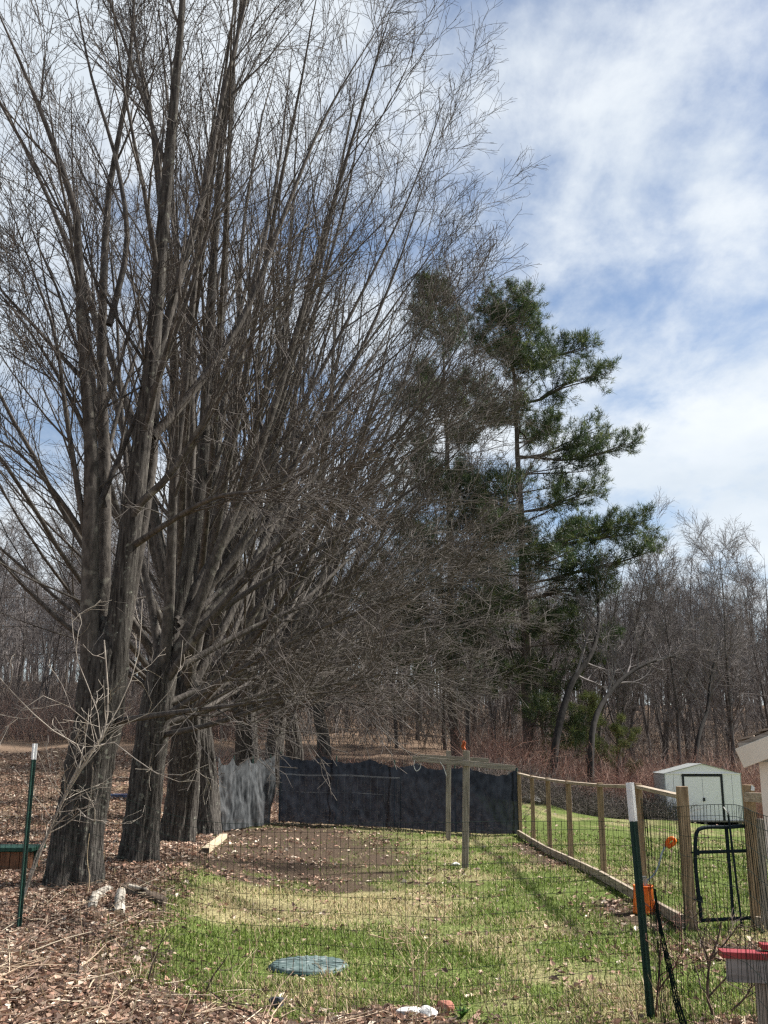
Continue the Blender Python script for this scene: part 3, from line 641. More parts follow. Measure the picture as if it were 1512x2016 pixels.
# ------------------------------------------------------------------ pines
def tufts(b, p, d, n, L, seed, cols):
    r = np.random.default_rng(seed); N = len(p)
    pp = np.repeat(p, n, 0); dd = np.repeat(d, n, 0) * 0.7 + r.normal(0, 0.62, (N * n, 3)) + np.array([0, 0, 0.25]); dd /= np.linalg.norm(dd, axis=1, keepdims=True)
    pp = pp + r.normal(0, 0.05, pp.shape)
    ln = (L * (0.6 + 0.7 * r.random(N * n)))[:, None]
    s = np.cross(dd, r.normal(size=dd.shape)); s /= np.linalg.norm(s, axis=1, keepdims=True); s *= L * 0.046
    v = np.stack([pp - s, pp + s, pp + dd * ln], 1).reshape(-1, 3)
    c = np.repeat(np.asarray(cols)[r.integers(0, len(cols), N)] * (0.65 + 0.7 * r.random((N, 1))), n * 3, 0)
    b.add(v, None, np.arange(N * n * 3).reshape(-1, 3), c)
PG = [(0.048, 0.075, 0.024), (0.032, 0.055, 0.020), (0.105, 0.13, 0.042), (0.036, 0.060, 0.026)]
def pine(base, H, r0, label, seed, reach, explicit=(), cols=PG, dens=1.0, t0=0.12, needle_len=0.27):
    root = empty('pine_tree', base, label, 'tree'); r = np.random.default_rng(seed)
    K = 16; pts = np.zeros((K, 3)); pts[:, 2] = np.linspace(-0.4, H, K); pts[:, :2] = np.cumsum(r.normal(0, 0.07, (K, 2)), 0)
    rad = r0 * (1 - 0.93 * np.linspace(0, 1, K)); b = MB(); b.tubes(pts[None], rad[None], 10)
    n = int(92 * dens); br, brr = [], []; KB = 8
    hs = t0 + (1 - t0) * np.sort(r.random(n)) ** 0.95
    for h in hs:
        L = reach * np.interp(h, [0, 0.25, 0.55, 0.85, 1.0], [0.85, 1.0, 0.85, 0.55, 0.22]) * (0.5 + 0.65 * r.random())
        az = r.random() * 6.28; el = np.interp(h, [0, 0.5, 1], [-0.1, 0.04, 0.5]) + r.normal(0, 0.12)
        z = h * H; p = np.array([np.interp(z, pts[:, 2], pts[:, 0]), np.interp(z, pts[:, 2], pts[:, 1]), z])
        d = np.array([math.cos(az) * math.cos(el), math.sin(az) * math.cos(el), math.sin(el)]); q = [p.copy()]
        for k in range(KB - 1):
            d = d + r.normal(0, 0.05, 3); d[2] += 0.05 if k > 2 else -0.01; d /= np.linalg.norm(d); p = p + d * L / (KB - 1); q.append(p.copy())
        br.append(q); brr.append(0.05 * (L / 4) * (1 - 0.8 * np.linspace(0, 1, KB)))
    for px, dd in [(p_, d_ + e) for p_, d_ in explicit for e in (0.0, 0.55, -0.6)]:
        q = resample([P(u, v, base[1] + dd * i / (len(px) - 1)) - base for i, (u, v) in enumerate(px)], KB)
        q[0, 0] = np.interp(q[0, 2], pts[:, 2], pts[:, 0]); q[0, 1] = np.interp(q[0, 2], pts[:, 2], pts[:, 1]); q = q + np.linspace(0, 1, KB)[:, None] * r.normal(0, 0.16, (1, 3)); br.append(q); brr.append(0.06 * (1 - 0.8 * np.linspace(0, 1, KB)))
    br = np.array(br); brr = np.array(brr); b.tubes(br, np.maximum(brr, 0.012), 5)
    p2, r2 = grow(br, brr, 11, 0.22, 1.0, reach * 0.30, 48, 5, up=0.06, wig=0.12, rfac=0.5, seed=seed + 2, tip=0.4, bias=(0, 0, 0.4), taper_len=0.6)
    p3, r3 = grow(p2, r2, 4, 0.2, 1.0, reach * 0.11, 45, 3, up=0.10, wig=0.1, rfac=0.6, seed=seed + 3, tip=0.5, bias=(0, 0, 0.5))
    b.tubes(p2, np.maximum(r2, 0.008), 3)
    ndl = MB()
    for pl, s in ((p2, 1), (p3, 2)):
        for k in range(1, pl.shape[1]):
            d = pl[:, k] - pl[:, k - 1]; d /= np.linalg.norm(d, axis=1, keepdims=True); tufts(ndl, pl[:, k], d, 11 if H > 10 else 5, needle_len, seed * 7 + k + s * 20, cols)
    for mb, nm, m in ((b, 'trunk', M_pinebark), (ndl, 'crown', M_needle)):
        o = bpy.data.objects.new(nm, mb.mesh(nm, m)); col.objects.link(o); o.parent = root
xp, yp = PX(1042, 47), 47.0
pine(on(xp, yp), 23.5, 0.30, 'tall green pine with long ragged branches reaching over the woods', 5, 4.7, explicit=[
    ([(1045, 800), (1100, 765), (1150, 750), (1192, 742)], -1.0), ([(1045, 900), (1120, 905), (1190, 890), (1258, 868)], -1.5),
    ([(1045, 905), (1110, 880), (1150, 865), (1192, 845)], 0.8), ([(1050, 1085), (1130, 1062), (1210, 1040), (1292, 1022)], -2.0),
    ([(1050, 1150), (1140, 1125), (1220, 1105), (1296, 1078)], -1.0), ([(1050, 730), (1095, 700), (1135, 690), (1160, 680)], 0.5),
    ([(1050, 1010), (1110, 985), (1150, 970), (1180, 960)], 1.0), ([(1050, 1180), (1100, 1165), (1150, 1170), (1190, 1160)], -1.5), ([(1050, 1090), (1100, 1070), (1170, 1052), (1250, 1040)], -1.2)])
xp = PX(905, 51)
pine(on(xp, 51.0), 25.0, 0.28, 'second green pine half hidden behind the maple branches', 8, 4.4, dens=1.0)
pine(on(PX(1160, 46), 46.0), 4.5, 0.05, 'small yellow green young pine at the foot of the woods', 12, 1.5, cols=[(0.26, 0.30, 0.10), (0.32, 0.34, 0.14), (0.20, 0.25, 0.08)], dens=0.22, t0=0.42, needle_len=0.15)
pine(on(PX(1203, 46.5), 46.5), 3.7, 0.04, 'smallest young pine, partly bare, beside the arching dark trunk', 13, 1.0, cols=[(0.26, 0.30, 0.10), (0.32, 0.34, 0.14)], dens=0.16, t0=0.42, needle_len=0.14)

# ------------------------------------------------------------------ pale shrub in front of the first maple, saplings by the near fence
def sapling(name, label, cat, stems, m, K=9, seed=1, side=6, slen=0.5, twigs=4, group=None):
    base = stems[0][0][0]; root = empty(name, base, label, cat, group); b = MB(); c = MB(); allp, allr = [], []
    for pts, r0, r1_ in stems:
        p = resample(np.array(pts) - base, K); rr = np.linspace(r0, r1_, K); b.tubes(p[None], rr[None], 6); allp.append(p); allr.append(rr)
    allp = np.array(allp); allr = np.array(allr)
    o = bpy.data.objects.new('stem', b.mesh('stem', m, True)); col.objects.link(o); o.parent = root
    if side > 1:
        p1, r1 = grow(allp, allr, side, 0.25, 1.0, slen, 48, 5, up=0.04, wig=0.22, rfac=0.6, seed=seed, tip=0.4)
        c.tubes(p1, np.maximum(r1, 0.0025), 4)
        if twigs:
            p2, r2 = grow(p1, r1, twigs, 0.2, 1.0, slen * 0.4, 45, 4, up=0.02, wig=0.25, rfac=0.65, seed=seed + 1, tip=0.5)
            c.tubes(p2, np.maximum(r2, 0.002), 3)
        o = bpy.data.objects.new('twigs', c.mesh('twigs', m)); col.objects.link(o); o.parent = root; o['kind'] = 'stuff'
    return root
def pp(lst, d, dd=0.0):
    n = len(lst); return [P(u, v, d + dd * i / max(1, n - 1)) for i, (u, v) in enumerate(lst)]
dS = d1 - 1.5; bS = on(PX(40, dS, 1770), dS)
st = [([bS] + pp([(95, 1640), (130, 1560), (165, 1490), (205, 1450), (212, 1390), (205, 1260)], dS), 0.0125, 0.0070),
      ([bS] + pp([(90, 1650), (140, 1540), (170, 1480), (120, 1450), (60, 1400), (-5, 1330)], dS, -0.6), 0.0091, 0.0046),
      ([bS] + pp([(95, 1640), (150, 1530), (205, 1455), (260, 1490), (330, 1530), (410, 1505)], dS, -0.8), 0.0084, 0.0034),
      ([bS] + pp([(95, 1640), (150, 1530), (200, 1450), (240, 1380), (270, 1300), (280, 1180)], dS, 0.5), 0.0084, 0.0046),
      ([bS] + pp([(95, 1640), (150, 1530), (200, 1455), (160, 1410), (80, 1370), (0, 1450)], dS, -0.4), 0.0077, 0.0034),
      ([bS] + pp([(95, 1640), (125, 1610), (160, 1590), (175, 1620), (190, 1615), (170, 1560)], dS, -0.3), 0.0091, 0.0046),
      ([bS] + pp([(95, 1640), (150, 1530), (200, 1450), (180, 1370), (150, 1290), (140, 1200)], dS, 0.2), 0.0070, 0.0034),
      ([bS] + pp([(95, 1640), (150, 1530), (200, 1450), (300, 1400), (350, 1330), (360, 1260)], dS, 0.4), 0.0077, 0.0034)]
sapling('pale_shrub', 'pale barked sprawling shrub tangled in front of the thickest maple', 'shrub', st, M_pale, K=12, seed=3, side=6, slen=0.7, twigs=4)
M_darkstem = mat('dark_stem', (0.05, 0.035, 0.03), (0.12, 0.085, 0.07), 9, 0.8)
M_tanstalk = mat('tan_stalk', (0.36, 0.27, 0.16), (0.5, 0.4, 0.26), 9, 0.8)
M_redstem = mat('reddish_stem', (0.13, 0.065, 0.05), (0.24, 0.13, 0.10), 9, 0.8)
def stalk(px, name, label, cat, m, r0=0.006, side=3, slen=0.25, seed=1, twigs=2, branches=()):
    b0 = G(px[0][0], min(px[0][1], 2010)) if px[0][1] <= 2012 else None
    if b0 is None:
        d = 6.7; b0 = P(px[0][0], px[0][1], d); b0[2] = tz(b0[0], d)
    d = b0[1]; stems = [([b0 - (0, 0, 0.03)] + pp(px[1:], d), r0, r0 * 0.35)]
    for br in branches: stems.append((pp(br, d, -0.12), r0 * 0.6, r0 * 0.25))
    return sapling(name, label, cat, stems, m, seed=seed, side=side, slen=slen, twigs=twigs)
stalk([(1290, 2005), (1296, 1940), (1300, 1870), (1304, 1800)], 'bare_sapling', 'reddish bare sapling close beside the white tipped green post', 'sapling', M_redstem, 0.010, 7, 0.35, 21, 4, [[(1296, 1950), (1330, 1900), (1350, 1850)]])
stalk([(1418, 2012), (1398, 1985), (1394, 1920), (1398, 1890), (1412, 1855), (1420, 1815)], 'bare_sapling', 'dark forked sapling in front of the red topped stand', 'sapling', M_darkstem, 0.013, 5, 0.35, 22, 4,
      [[(1398, 1890), (1425, 1860), (1455, 1820)], [(1397, 1960), (1430, 1925), (1462, 1895), (1470, 1870)], [(1396, 1895), (1380, 1850), (1365, 1815)], [(1440, 1990), (1470, 1960), (1492, 1900)]])
stalk([(818, 1975), (812, 1900), (806, 1840), (800, 1815)], 'dry_weed', 'tall dry branching weed above the pale stones', 'weed', M_tanstalk, 0.006, 7, 0.30, 23, 3, [[(815, 1970), (836, 1900), (852, 1830), (862, 1800)], [(812, 1890), (798, 1850), (790, 1822)]])
stalk([(490, 1935), (500, 1880), (508, 1850), (530, 1815)], 'dry_weed', 'pale forked dry weed left of the green lid', 'weed', M_tanstalk, 0.006, 2, 0.2, 24, 1, [[(506, 1862), (500, 1830), (493, 1808)]])
stalk([(402, 1955), (420, 1920), (436, 1900), (448, 1880)], 'dark_stick', 'dark bare stick leaning out of the leaves toward the green lid', 'stick', M_darkstem, 0.009, 2, 0.2, 25, 1)
stalk([(288, 1935), (300, 1900), (310, 1870), (330, 1830)], 'dark_stick', 'dark forked stick standing near the white log pieces', 'stick', M_darkstem, 0.009, 3, 0.25, 26, 2, [[(300, 1930), (306, 1890), (312, 1862)]])
stalk([(152, 1930), (156, 1890), (160, 1850)], 'dark_stick', 'short dark stake stick in the leaves beneath the thickest maple', 'stick', M_darkstem, 0.010, 1, 0.15, 27, 1)
stalk([(170, 1770), (176, 1720), (172, 1700), (176, 1640)], 'dry_weed', 'single pale dry stalk against the thickest maple trunk', 'weed', M_tanstalk, 0.008, 1, 0.2, 28, 1)
stalk([(202, 1725), (204, 1700), (206, 1672)], 'dry_weed', 'short pale dry stalk between the two nearest maples', 'weed', M_tanstalk, 0.007, 1, 0.2, 29, 1)
stalk([(1262, 1990), (1250, 1960), (1238, 1920), (1232, 1880)], 'dry_weed', 'thin pale weed leaning away from the white tipped green post', 'weed', M_tanstalk, 0.005, 3, 0.2, 30, 2)
stalk([(660, 1960), (640, 1920), (625, 1895)], 'dry_weed', 'small thin dry weed right below the green lid', 'weed', M_tanstalk, 0.004, 2, 0.2, 31, 1)

# dead stalks and sticks lying in the leaf strip along the near fence
def stick_litter():
    b = MB(); r = np.random.default_rng(88); n = 1800
    y = 5.6 + 2.6 * r.random(n) ** 1.3; x = (r.random(n) * 2 - 1) * 0.42 * y
    x2 = -2.0 - 1.4 * r.random(700); y2 = 7.5 + 5 * r.random(700); x = np.concatenate([x, x2]); y = np.concatenate([y, y2])
    keep = r.random(len(x)) < np.clip(lawn_masks(x, y)[3] + 0.03, 0, 1) * np.where(x < -0.2, 1, 0.35); x, y = x[keep], y[keep]; n = len(x)
    L = 0.10 + 0.5 * r.random(n) ** 2; az = r.random(n) * 6.28; el = np.abs(r.normal(0, 0.16, n)); K = 4
    d = np.stack([np.cos(az) * np.cos(el), np.sin(az) * np.cos(el), np.sin(el)], -1); p = np.stack([x, y, terrain(x, y) + 0.01 + 0.06 * r.random(n)], -1); pts = np.zeros((n, K, 3)); pts[:, 0] = p
    for k in range(1, K):
        d = d + r.normal(0, 0.12, (n, 3)); d /= np.linalg.norm(d, axis=1, keepdims=True); p = p + d * (L / (K - 1))[:, None]; pts[:, k] = p
    pts[:, :, 2] = np.maximum(pts[:, :, 2], terrain(pts[:, :, 0], pts[:, :, 1]) + 0.004)
    c = np.array([(0.38, 0.29, 0.20), (0.22, 0.15, 0.11), (0.10, 0.07, 0.055), (0.50, 0.42, 0.31)])[r.choice(4, n, p=[0.35, 0.3, 0.15, 0.2])] * (0.7 + 0.6 * r.random((n, 1)))
    b.tubes(pts, (0.0028 + 0.004 * r.random(n) ** 2)[:, None] * np.linspace(1, 0.6, K), 3, c)
    # upright dry stems
    n = 420; y = 6.3 + 2.2 * r.random(n); x = (r.random(n) * 2 - 1) * 0.40 * y; h = 0.12 + 0.38 * r.random(n) ** 2
    d = np.stack([r.normal(0, 0.3, n), r.normal(0, 0.3, n), np.ones(n)], -1); p = np.stack([x, y, terrain(x, y)], -1); pts = np.zeros((n, K, 3)); pts[:, 0] = p
    for k in range(1, K):
        d = d + r.normal(0, 0.13, (n, 3)); d /= np.linalg.norm(d, axis=1, keepdims=True); p = p + d * (h / (K - 1))[:, None]; pts[:, k] = p
    c = np.array([(0.40, 0.31, 0.18), (0.24, 0.16, 0.11), (0.5, 0.42, 0.27)])[r.integers(0, 3, n)]
    b.tubes(pts, 0.0028 * np.linspace(1, 0.5, K)[None] * np.ones((n, 1)), 3, c)
    tag(b.build('stick_litter', M_cane), 'dry broken stalks and sticks lying among the fallen leaves', 'sticks', kind='stuff')
stick_litter()

# ------------------------------------------------------------------ near wire fence
def wire_net(path, H, rad, sx=0.051, sz=0.102, z0=0.02, sag=0.0, seed=1, topfn=None, wob=0.004):
    """welded wire netting along a ground path"""
    r = np.random.default_rng(seed); path = np.asarray(path, float); s = np.concatenate([[0], np.cumsum(np.linalg.norm(np.diff(path, axis=0), axis=1))])
    L = s[-1]; n = int(L / sx) + 1; u = np.arange(n) * sx
    at = lambda q: np.stack([np.interp(q, s, path[:, 0]), np.interp(q, s, path[:, 1])], -1)
    zb = lambda q: terrain(at(q)[:, 0], at(q)[:, 1]) + z0
    top = (lambda q: np.full(len(q), H)) if topfn is None else topfn
    ph = r.random(4) * 6.28
    def off(q, t):                                                     # gentle bulge of the net, perpendicular to the path
        return 0.02 * np.sin(q * 1.3 + ph[0]) * np.sin(t * 3 + ph[1]) + 0.012 * np.sin(q * 3.7 + ph[2] + t * 2)
    def nrm(q):
        a, b_ = at(np.maximum(q - 0.05, 0)), at(np.minimum(q + 0.05, L)); d = b_ - a; d /= np.linalg.norm(d, axis=1, keepdims=True) + 1e-9; return np.stack([-d[:, 1], d[:, 0]], -1)
    def point(q, t):
        xy = at(q) + nrm(q) * off(q, t)[:, None]; z = zb(q) + t * 1.0 - sag * np.sin(q * 1.1 + ph[3]) * 0.03 * t
        return np.concatenate([xy, z[:, None]], 1)
    b = MB(); K = 7; v = np.zeros((n, K, 3)); hh = top(u)
    for k in range(K): v[:, k] = point(u, hh * k / (K - 1)) + r.normal(0, wob, (n, 3)) * np.array([1, 1, 0]) * (0 < k < K - 1)
    b.tubes(v, np.full((n, K), rad), 3)
    nz = int(top(np.array([0.0]))[0] / sz) + 1
    q = np.linspace(0, L, max(12, int(L / 0.15)))
    for j in range(nz):
        t = np.minimum(np.full(len(q), j * sz), top(q)); b.tubes(point(q, t)[None], np.full((1, len(q)), rad), 3)
    t = top(q); b.tubes(point(q, t)[None], np.full((1, len(q)), rad * 1.15), 3)
    return b
pL = G(36, 1838); pR = G(1282, 2008)
fence = empty('wire_fence', (pL + pR) / 2, 'dark green wire mesh fence strung on white tipped metal posts in front', 'fence')
def tpost(base, top, wflange, tiplen):
    b = MB(); base = np.asarray(base); top = np.asarray(top); d = (top - base) / np.linalg.norm(top - base)
    cut = top - d * tiplen
    def profile(mb, a, c, e=0.0):
        side = np.cross(d, (0, 1, 0)); side /= np.linalg.norm(side); f = np.cross(side, d)
        mb.beam(a, c, wflange + e, 0.006 + e, up=f); off = f * (-0.018)
        mb.beam(a + off, c + off, 0.006 + e, 0.032 + e, up=f)
    profile(b, base - d * 0.25, cut); o = b.build('post', M_tpost, fence)
    w_ = MB(); profile(w_, cut, top, 0.002); t = w_.build('white_tip', M_white); t.parent = o
    n = MB()
    for k in range(22):
        q = base + d * (0.1 + k * 0.065)
        if np.dot(q - cut, d) > 0: break
        n.box(q + np.array((0, -0.006, 0)), (0.012, 0.014, 0.010))
    t = n.build('studs', M_tpost); t.parent = o
tpost(pL, P(69, 1464, pL[1]), 0.044, 0.14); tpost(pR, P(1240, 1541, pR[1] - 0.02), 0.058, 0.27)
fline = [(-5.2, 9.6), (pL[0], pL[1] + 0.02), (-1.2, 7.55), (0.4, 6.95), (pR[0], pR[1] + 0.03)]
b = wire_net(fline, 1.28, 0.0015, seed=3, sag=1.0); b.build('wire_mesh', M_wire, fence)
fline2 = [(pR[0] + 0.01, pR[1] - 0.02), (PX(1330, 5.7), 5.7), (PX(1385, 5.2), 5.2), (PX(1440, 4.85), 4.84), (PX(1475, 4.3), 4.3), (PX(1560, 3.6), 3.6)]
b = wire_net(fline2, 1.48, 0.0014, seed=4, sag=1.0); b.build('wire_mesh', M_wire, fence)
# loose end of netting bunched up behind the post
lo = empty('wire_roll', P(1345, 2014, 6.4) * (1, 1, 0) + (0, 0, tz(1.7, 6.4)), 'loose bunched end of wire mesh leaning behind the white tipped green post', 'wire roll')
b = MB(); r = np.random.default_rng(4)
axis = resample(pp([(1352, 2040), (1330, 1965), (1312, 1880), (1299, 1820), (1289, 1750)], 6.35, 0.3), 14); axis[0, 2] = max(axis[0, 2], tz(axis[0, 0], axis[0, 1]))
for k in range(16):
    a0 = k * 0.8; rr = 0.022 * r.random() ** 0.7 + 0.004; tp = np.linspace(1.0, 0.22, 14)[:, None]
    b.tubes((axis + np.stack([np.cos(a0 + np.arange(14) * 0.25) * rr, np.sin(a0 + np.arange(14) * 0.25) * rr, 0 * np.arange(14)], -1) * tp)[None], np.full((1, 14), 0.0022), 3)
for k in range(13):
    c = axis[k]; a = np.linspace(0, 6.28, 9); rr = 0.024 * (1 - 0.06 * k); b.tubes(np.stack([c[0] + np.cos(a) * rr, c[1] + np.sin(a) * rr, c[2] + 0.01 * np.sin(2 * a)], -1)[None], np.full((1, 9), 0.002), 3)
b.build('wire_mesh', M_wire, lo)

# ------------------------------------------------------------------ wooden fence
FX = 3.235
wf = empty('wooden_fence', on(FX, 18), 'brown wooden post and rail fence with wire panels leading back to the navy cloth', 'fence')
ds = [PX_d for PX_d in (11.45, 13.45, 15.75, 18.3, 20.6, 22.9, 25.2)]
tops = [1548, 1543, 1541, 1536, 1531, 1526, 1520]; pp_post = []
for d, tv in zip(ds, tops):
    x = FX + 0.03 * math.sin(d * 3); base = on(x, d); u = 756 + F * x / d; top = P(u, tv, d)[2]; top = max(top, base[2] + 1.33)
    b = MB(); s = 0.11 if d < 12 else 0.080; b.box((0, 0, (top - base[2]) / 2 - 0.12), (s, s, top - base[2] + 0.24), rz=0.05 * math.sin(d * 7))
    o = b.build('post', M_wood, None, bevel=0.006); o.location = base; o.parent = wf; o.matrix_parent_inverse = Matrix.Translation(-Vector(wf.location)); pp_post.append((x, d, base[2], top))
for (x0, y0, g0, t0), (x1, y1, g1, t1) in zip(pp_post[:-1], pp_post[1:]):
    b = MB(); b.beam((x0 + 0.005, y0 + 0.06, t0 - (0.11 if y0 < 12 else 0.04)), (x1 + 0.005, y1 - 0.05, t1 - 0.04), 0.100, 0.042); b.build('top_rail', M_woodx, wf, bevel=0.004)
    b = MB(); b.beam((x0 - 0.07, y0 + 0.02, g0 + 0.075), (x1 - 0.07, y1 + 0.01, g1 + 0.075), 0.055, 0.12); b.build('bottom_board', M_woodx, wf, bevel=0.004)
b = wire_net([(FX + 0.06, 11.5), (FX + 0.06, 25.1)], 1.22, 0.0016, seed=9, sz=0.102, sx=0.102, z0=0.04); b.build('wire_mesh', M_wire, wf)

# gate and the fence beyond it
bB = G(1490, 1826); pA = np.array(pp_post[0][:3])
gt = empty('tube_gate', (pA + bB) / 2, 'dark blue green tube gate hung between two wooden posts', 'gate')
gA = pA + (0.10, -0.04, 0); gB = bB + (0.16, 0.10, 0)
zt = float(P(1365, 1630, gA[1])[2]); zm = float(P(1365, 1678, gA[1])[2]); z0g = max(gA[2], gB[2]) + 0.05
def gp(t, z): q = gA + (gB - gA) * t; return np.array((q[0], q[1], z))
loop = [gp(0.0, z0g + 0.05), gp(0.0, zt - 0.12), gp(0.02, zt - 0.045), gp(0.07, zt - 0.008), gp(0.13, zt), gp(0.5, zt), gp(0.87, zt), gp(0.95, zt - 0.015), gp(0.985, zt - 0.06), gp(1.0, zt - 0.13), gp(1.0, z0g + 0.05)]
b = MB(); b.tubes(resample(loop, 46)[None], np.full((1, 46), 0.021), 10); b.build('frame', M_gate, gt, smooth=True)
b = MB(); b.tubes(np.array([[gp(-0.01, z0g + 0.04), gp(1.01, z0g + 0.04)]]), np.full((1, 2), 0.019), 10, cap=True); b.build('bottom_rail', M_gate, gt, smooth=True)
b = MB(); b.tubes(np.array([[gp(0.0, zm), gp(1.0, zm)]]), np.full((1, 2), 0.019), 10); b.build('middle_rail', M_gate, gt, smooth=True)
b = MB(); b.tubes(np.array([[gp(0.48, z0g + 0.04), gp(0.48, zt)]]), np.full((1, 2), 0.017), 10); b.build('upright', M_gate, gt, smooth=True)
b = MB()
for z in np.arange(z0g + 0.05, zt, 0.102): b.tubes(np.array([[gp(0.0, z) + (0, 0.025, 0), gp(1.0, z) + (0, 0.025, 0)]]), np.full((1, 2), 0.0015), 3)
for t in np.arange(0, 1.0, 0.051): b.tubes(np.array([[gp(t, z0g + 0.04) + (0, 0.026, 0), gp(t, zt) + (0, 0.026, 0)]]), np.full((1, 2), 0.0015), 3)
b.build('wire_mesh', M_wire, gt)
q0 = gp(0.585, z0g) + (0, -0.06, 0); q0[2] = tz(q0[0], q0[1]); q1 = P(1433, 1598, q0[1])
rod = empty('thin_rod', q0, 'thin dark rod standing against the tube gate with a white tie', 'rod')
b = MB(); b.tubes(np.array([[q0 - (0, 0, 0.2), q1]]), np.full((1, 2), 0.012), 7, cap=True); b.build('shaft', M_gate, rod)
b = MB(); b.tubes(np.array([[q1 + (-0.05, -0.015, 0.05), q1 + (-0.01, -0.016, -0.01), q1 + (0.014, -0.012, 0.015), q1 + (-0.01, -0.016, -0.03)]]), np.full((1, 4), 0.006), 5); b.build('tie', M_rope, rod)
for z in (z0g + 0.25, zt - 0.25):
    b = MB(); b.tubes(np.array([[gp(-0.09, z), gp(0.0, z)]]), np.full((1, 2), 0.008), 6); b.box(gp(0.0, z), (0.05, 0.05, 0.06)); b.build('hinge', M_gate, gt)
sf = empty('wooden_fence', bB, 'short run of wooden fence on the hinge-free side of the tube gate', 'fence')
sf['label'] = 'short run of wooden fence between the tube gate and the cream building'
def wpost(base, top, s, name='post', m=M_wood, par=None):
    b = MB(); b.beam(np.asarray(base) - (0, 0, 0.2), top, s, s, up=(0, 1, 0)); return b.build(name, m, par, bevel=0.006)
wpost(bB, P(1473, 1545, bB[1]), 0.105, par=sf)
e2 = np.array((bB[0] + 0.75, bB[1] - 1.55, 0)); e2[2] = tz(e2[0], e2[1]); wpost(e2, e2 + (0, 0, 1.45), 0.09, par=sf)
hB = P(1473, 1545, bB[1])[2]
b = MB(); b.beam((bB[0] - 0.02, bB[1] - 0.03, hB - 0.13), (e2[0] - 0.03, e2[1] + 0.03, e2[2] + 1.36), 0.05, 0.10); b.build('top_rail', M_woodx, sf, bevel=0.004)
b = MB(); b.beam((bB[0] - 0.03, bB[1] - 0.09, bB[2] + 0.06), (e2[0] - 0.06, e2[1], e2[2] + 0.06), 0.045, 0.13); b.build('bottom_board', M_woodx, sf, bevel=0.004)
wpost(G(1506, 1836), P(1497, 1612, bB[1] - 0.35), 0.07, 'brace_post', M_greywood, sf)
b = MB(); q = P(1478, 1556, bB[1] - 0.08); b.add([q, q + (0.035, 0, -0.005), q + (0.02, 0.02, 0.06), q + (0.03, -0.03, 0.0), q + (0.05, 0.01, 0.03)], None, [(0, 1, 2), (0, 3, 2), (1, 3, 4), (1, 2, 4)]); b.build('tie', M_rope, sf)

# ------------------------------------------------------------------ metal shed
sd = 38.6; sx0, sx1 = PX(1310, sd + 0.3, 1608), PX(1469, sd - 0.3, 1612)
shw = sx1 - sx0; shd = 2.4; sc_ = np.array(((sx0 + sx1) / 2, sd, 0.0)); sc_[2] = float(P(1390, 1611, sd)[2])
hw = float(P(1312, 1523, sd)[2]) - sc_[2]; hp = float(P(1388, 1504, sd)[2]) - sc_[2]
shed = empty('metal_shed', sc_, 'pale grey metal garden shed with black trimmed double doors', 'shed'); shed.rotation_euler = (0, 0, R(-5))
def sput(mb, name, m, parent=None):
    o = bpy.data.objects.new(name, mb.mesh(name, m)); col.objects.link(o); o.parent = parent or shed; return o
hwid = shw / 2
b = MB(); b.box((0, shd / 2, -0.10), (shw + 0.05, shd + 0.05, 0.06)); [b.box((x, shd / 2, -0.25), (0.12, shd, 0.24)) for x in (-hwid + 0.15, 0, hwid - 0.15)]; sput(b, 'base', M_greywood)
dl, dr = -hwid + (1350 - 1310) / 159 * shw, -hwid + (1426 - 1310) / 159 * shw
dh = float(P(1390, 1529, sd)[2]) - sc_[2]
def panel_run(x0, x1, z0, z1, name='wall_panel'):
    n = max(1, int(round((x1 - x0) / 0.30))); ws = (x1 - x0) / n
    for k in range(n):
        b = MB(); xc = x0 + (k + 0.5) * ws; b.box((xc, 0.02, (z0 + z1) / 2), (ws - 0.012, 0.03, z1 - z0)); sput(b, name, M_shed)
panel_run(-hwid, dl - 0.05, -0.07, hw); panel_run(dr + 0.07, hwid, -0.07, hw)
for x0, x1 in ((dl, (dl + dr) / 2 - 0.006), ((dl + dr) / 2 + 0.006, dr)):
    b = MB(); b.box(((x0 + x1) / 2, 0.0, (dh - 0.07) / 2), (x1 - x0, 0.03, dh + 0.07)); b.box(((x0 + x1) / 2, -0.018, dh * 0.02), (x1 - x0 - 0.05, 0.01, 0.03)); o = sput(b, 'door', M_shed)
    if x0 > dl + 0.1:
        k = MB(); k.box((x0 + 0.015, -0.03, dh * 0.45), (0.075, 0.04, 0.12)); sput(k, 'handle', M_dark, o)
for x in (dl - 0.026, dr + 0.035):
    b = MB(); b.box((x, -0.004, (hw - 0.09) / 2), (0.085 if x > 0 else 0.075, 0.05, hw + 0.05)); sput(b, 'door_trim', M_dark)
b = MB(); b.box(((dl + dr) / 2, -0.008, dh + 0.035), (dr - dl + 0.16, 0.05, 0.05)); sput(b, 'door_track', M_dark)
b = MB(); b.add([(-hwid, 0.01, hw), (hwid, 0.01, hw), (0, 0.01, hp), (-hwid, 0.04, hw), (hwid, 0.04, hw), (0, 0.04, hp)], [(0, 3, 4, 1), (1, 4, 5, 2), (2, 5, 3, 0)], [(0, 1, 2), (3, 5, 4)]); sput(b, 'gable', M_shed)
b = MB(); b.box((0, -0.012, hw + 0.004), (shw, 0.03, 0.028)); sput(b, 'gable_trim', M_shed)
for s in (-1, 1):
    for k in range(8):
        b = MB(); yk = (k + 0.5) * shd / 8; b.box((s * (hwid - 0.015), yk, hw / 2 - 0.035), (0.03, shd / 8 - 0.006, hw + 0.07)); sput(b, 'side_panel', M_shedshade)
    b = MB(); b.beam((s * (hwid + 0.03), shd / 2, hw - 0.004), (0, shd / 2, hp + 0.012), shd + 0.06, 0.016, up=(0, 0, 1)); sput(b, 'roof', M_shedroof)
b = MB(); b.box((0, shd, hw / 2), (shw, 0.03, hw + 0.1)); sput(b, 'back_wall', M_shedshade)

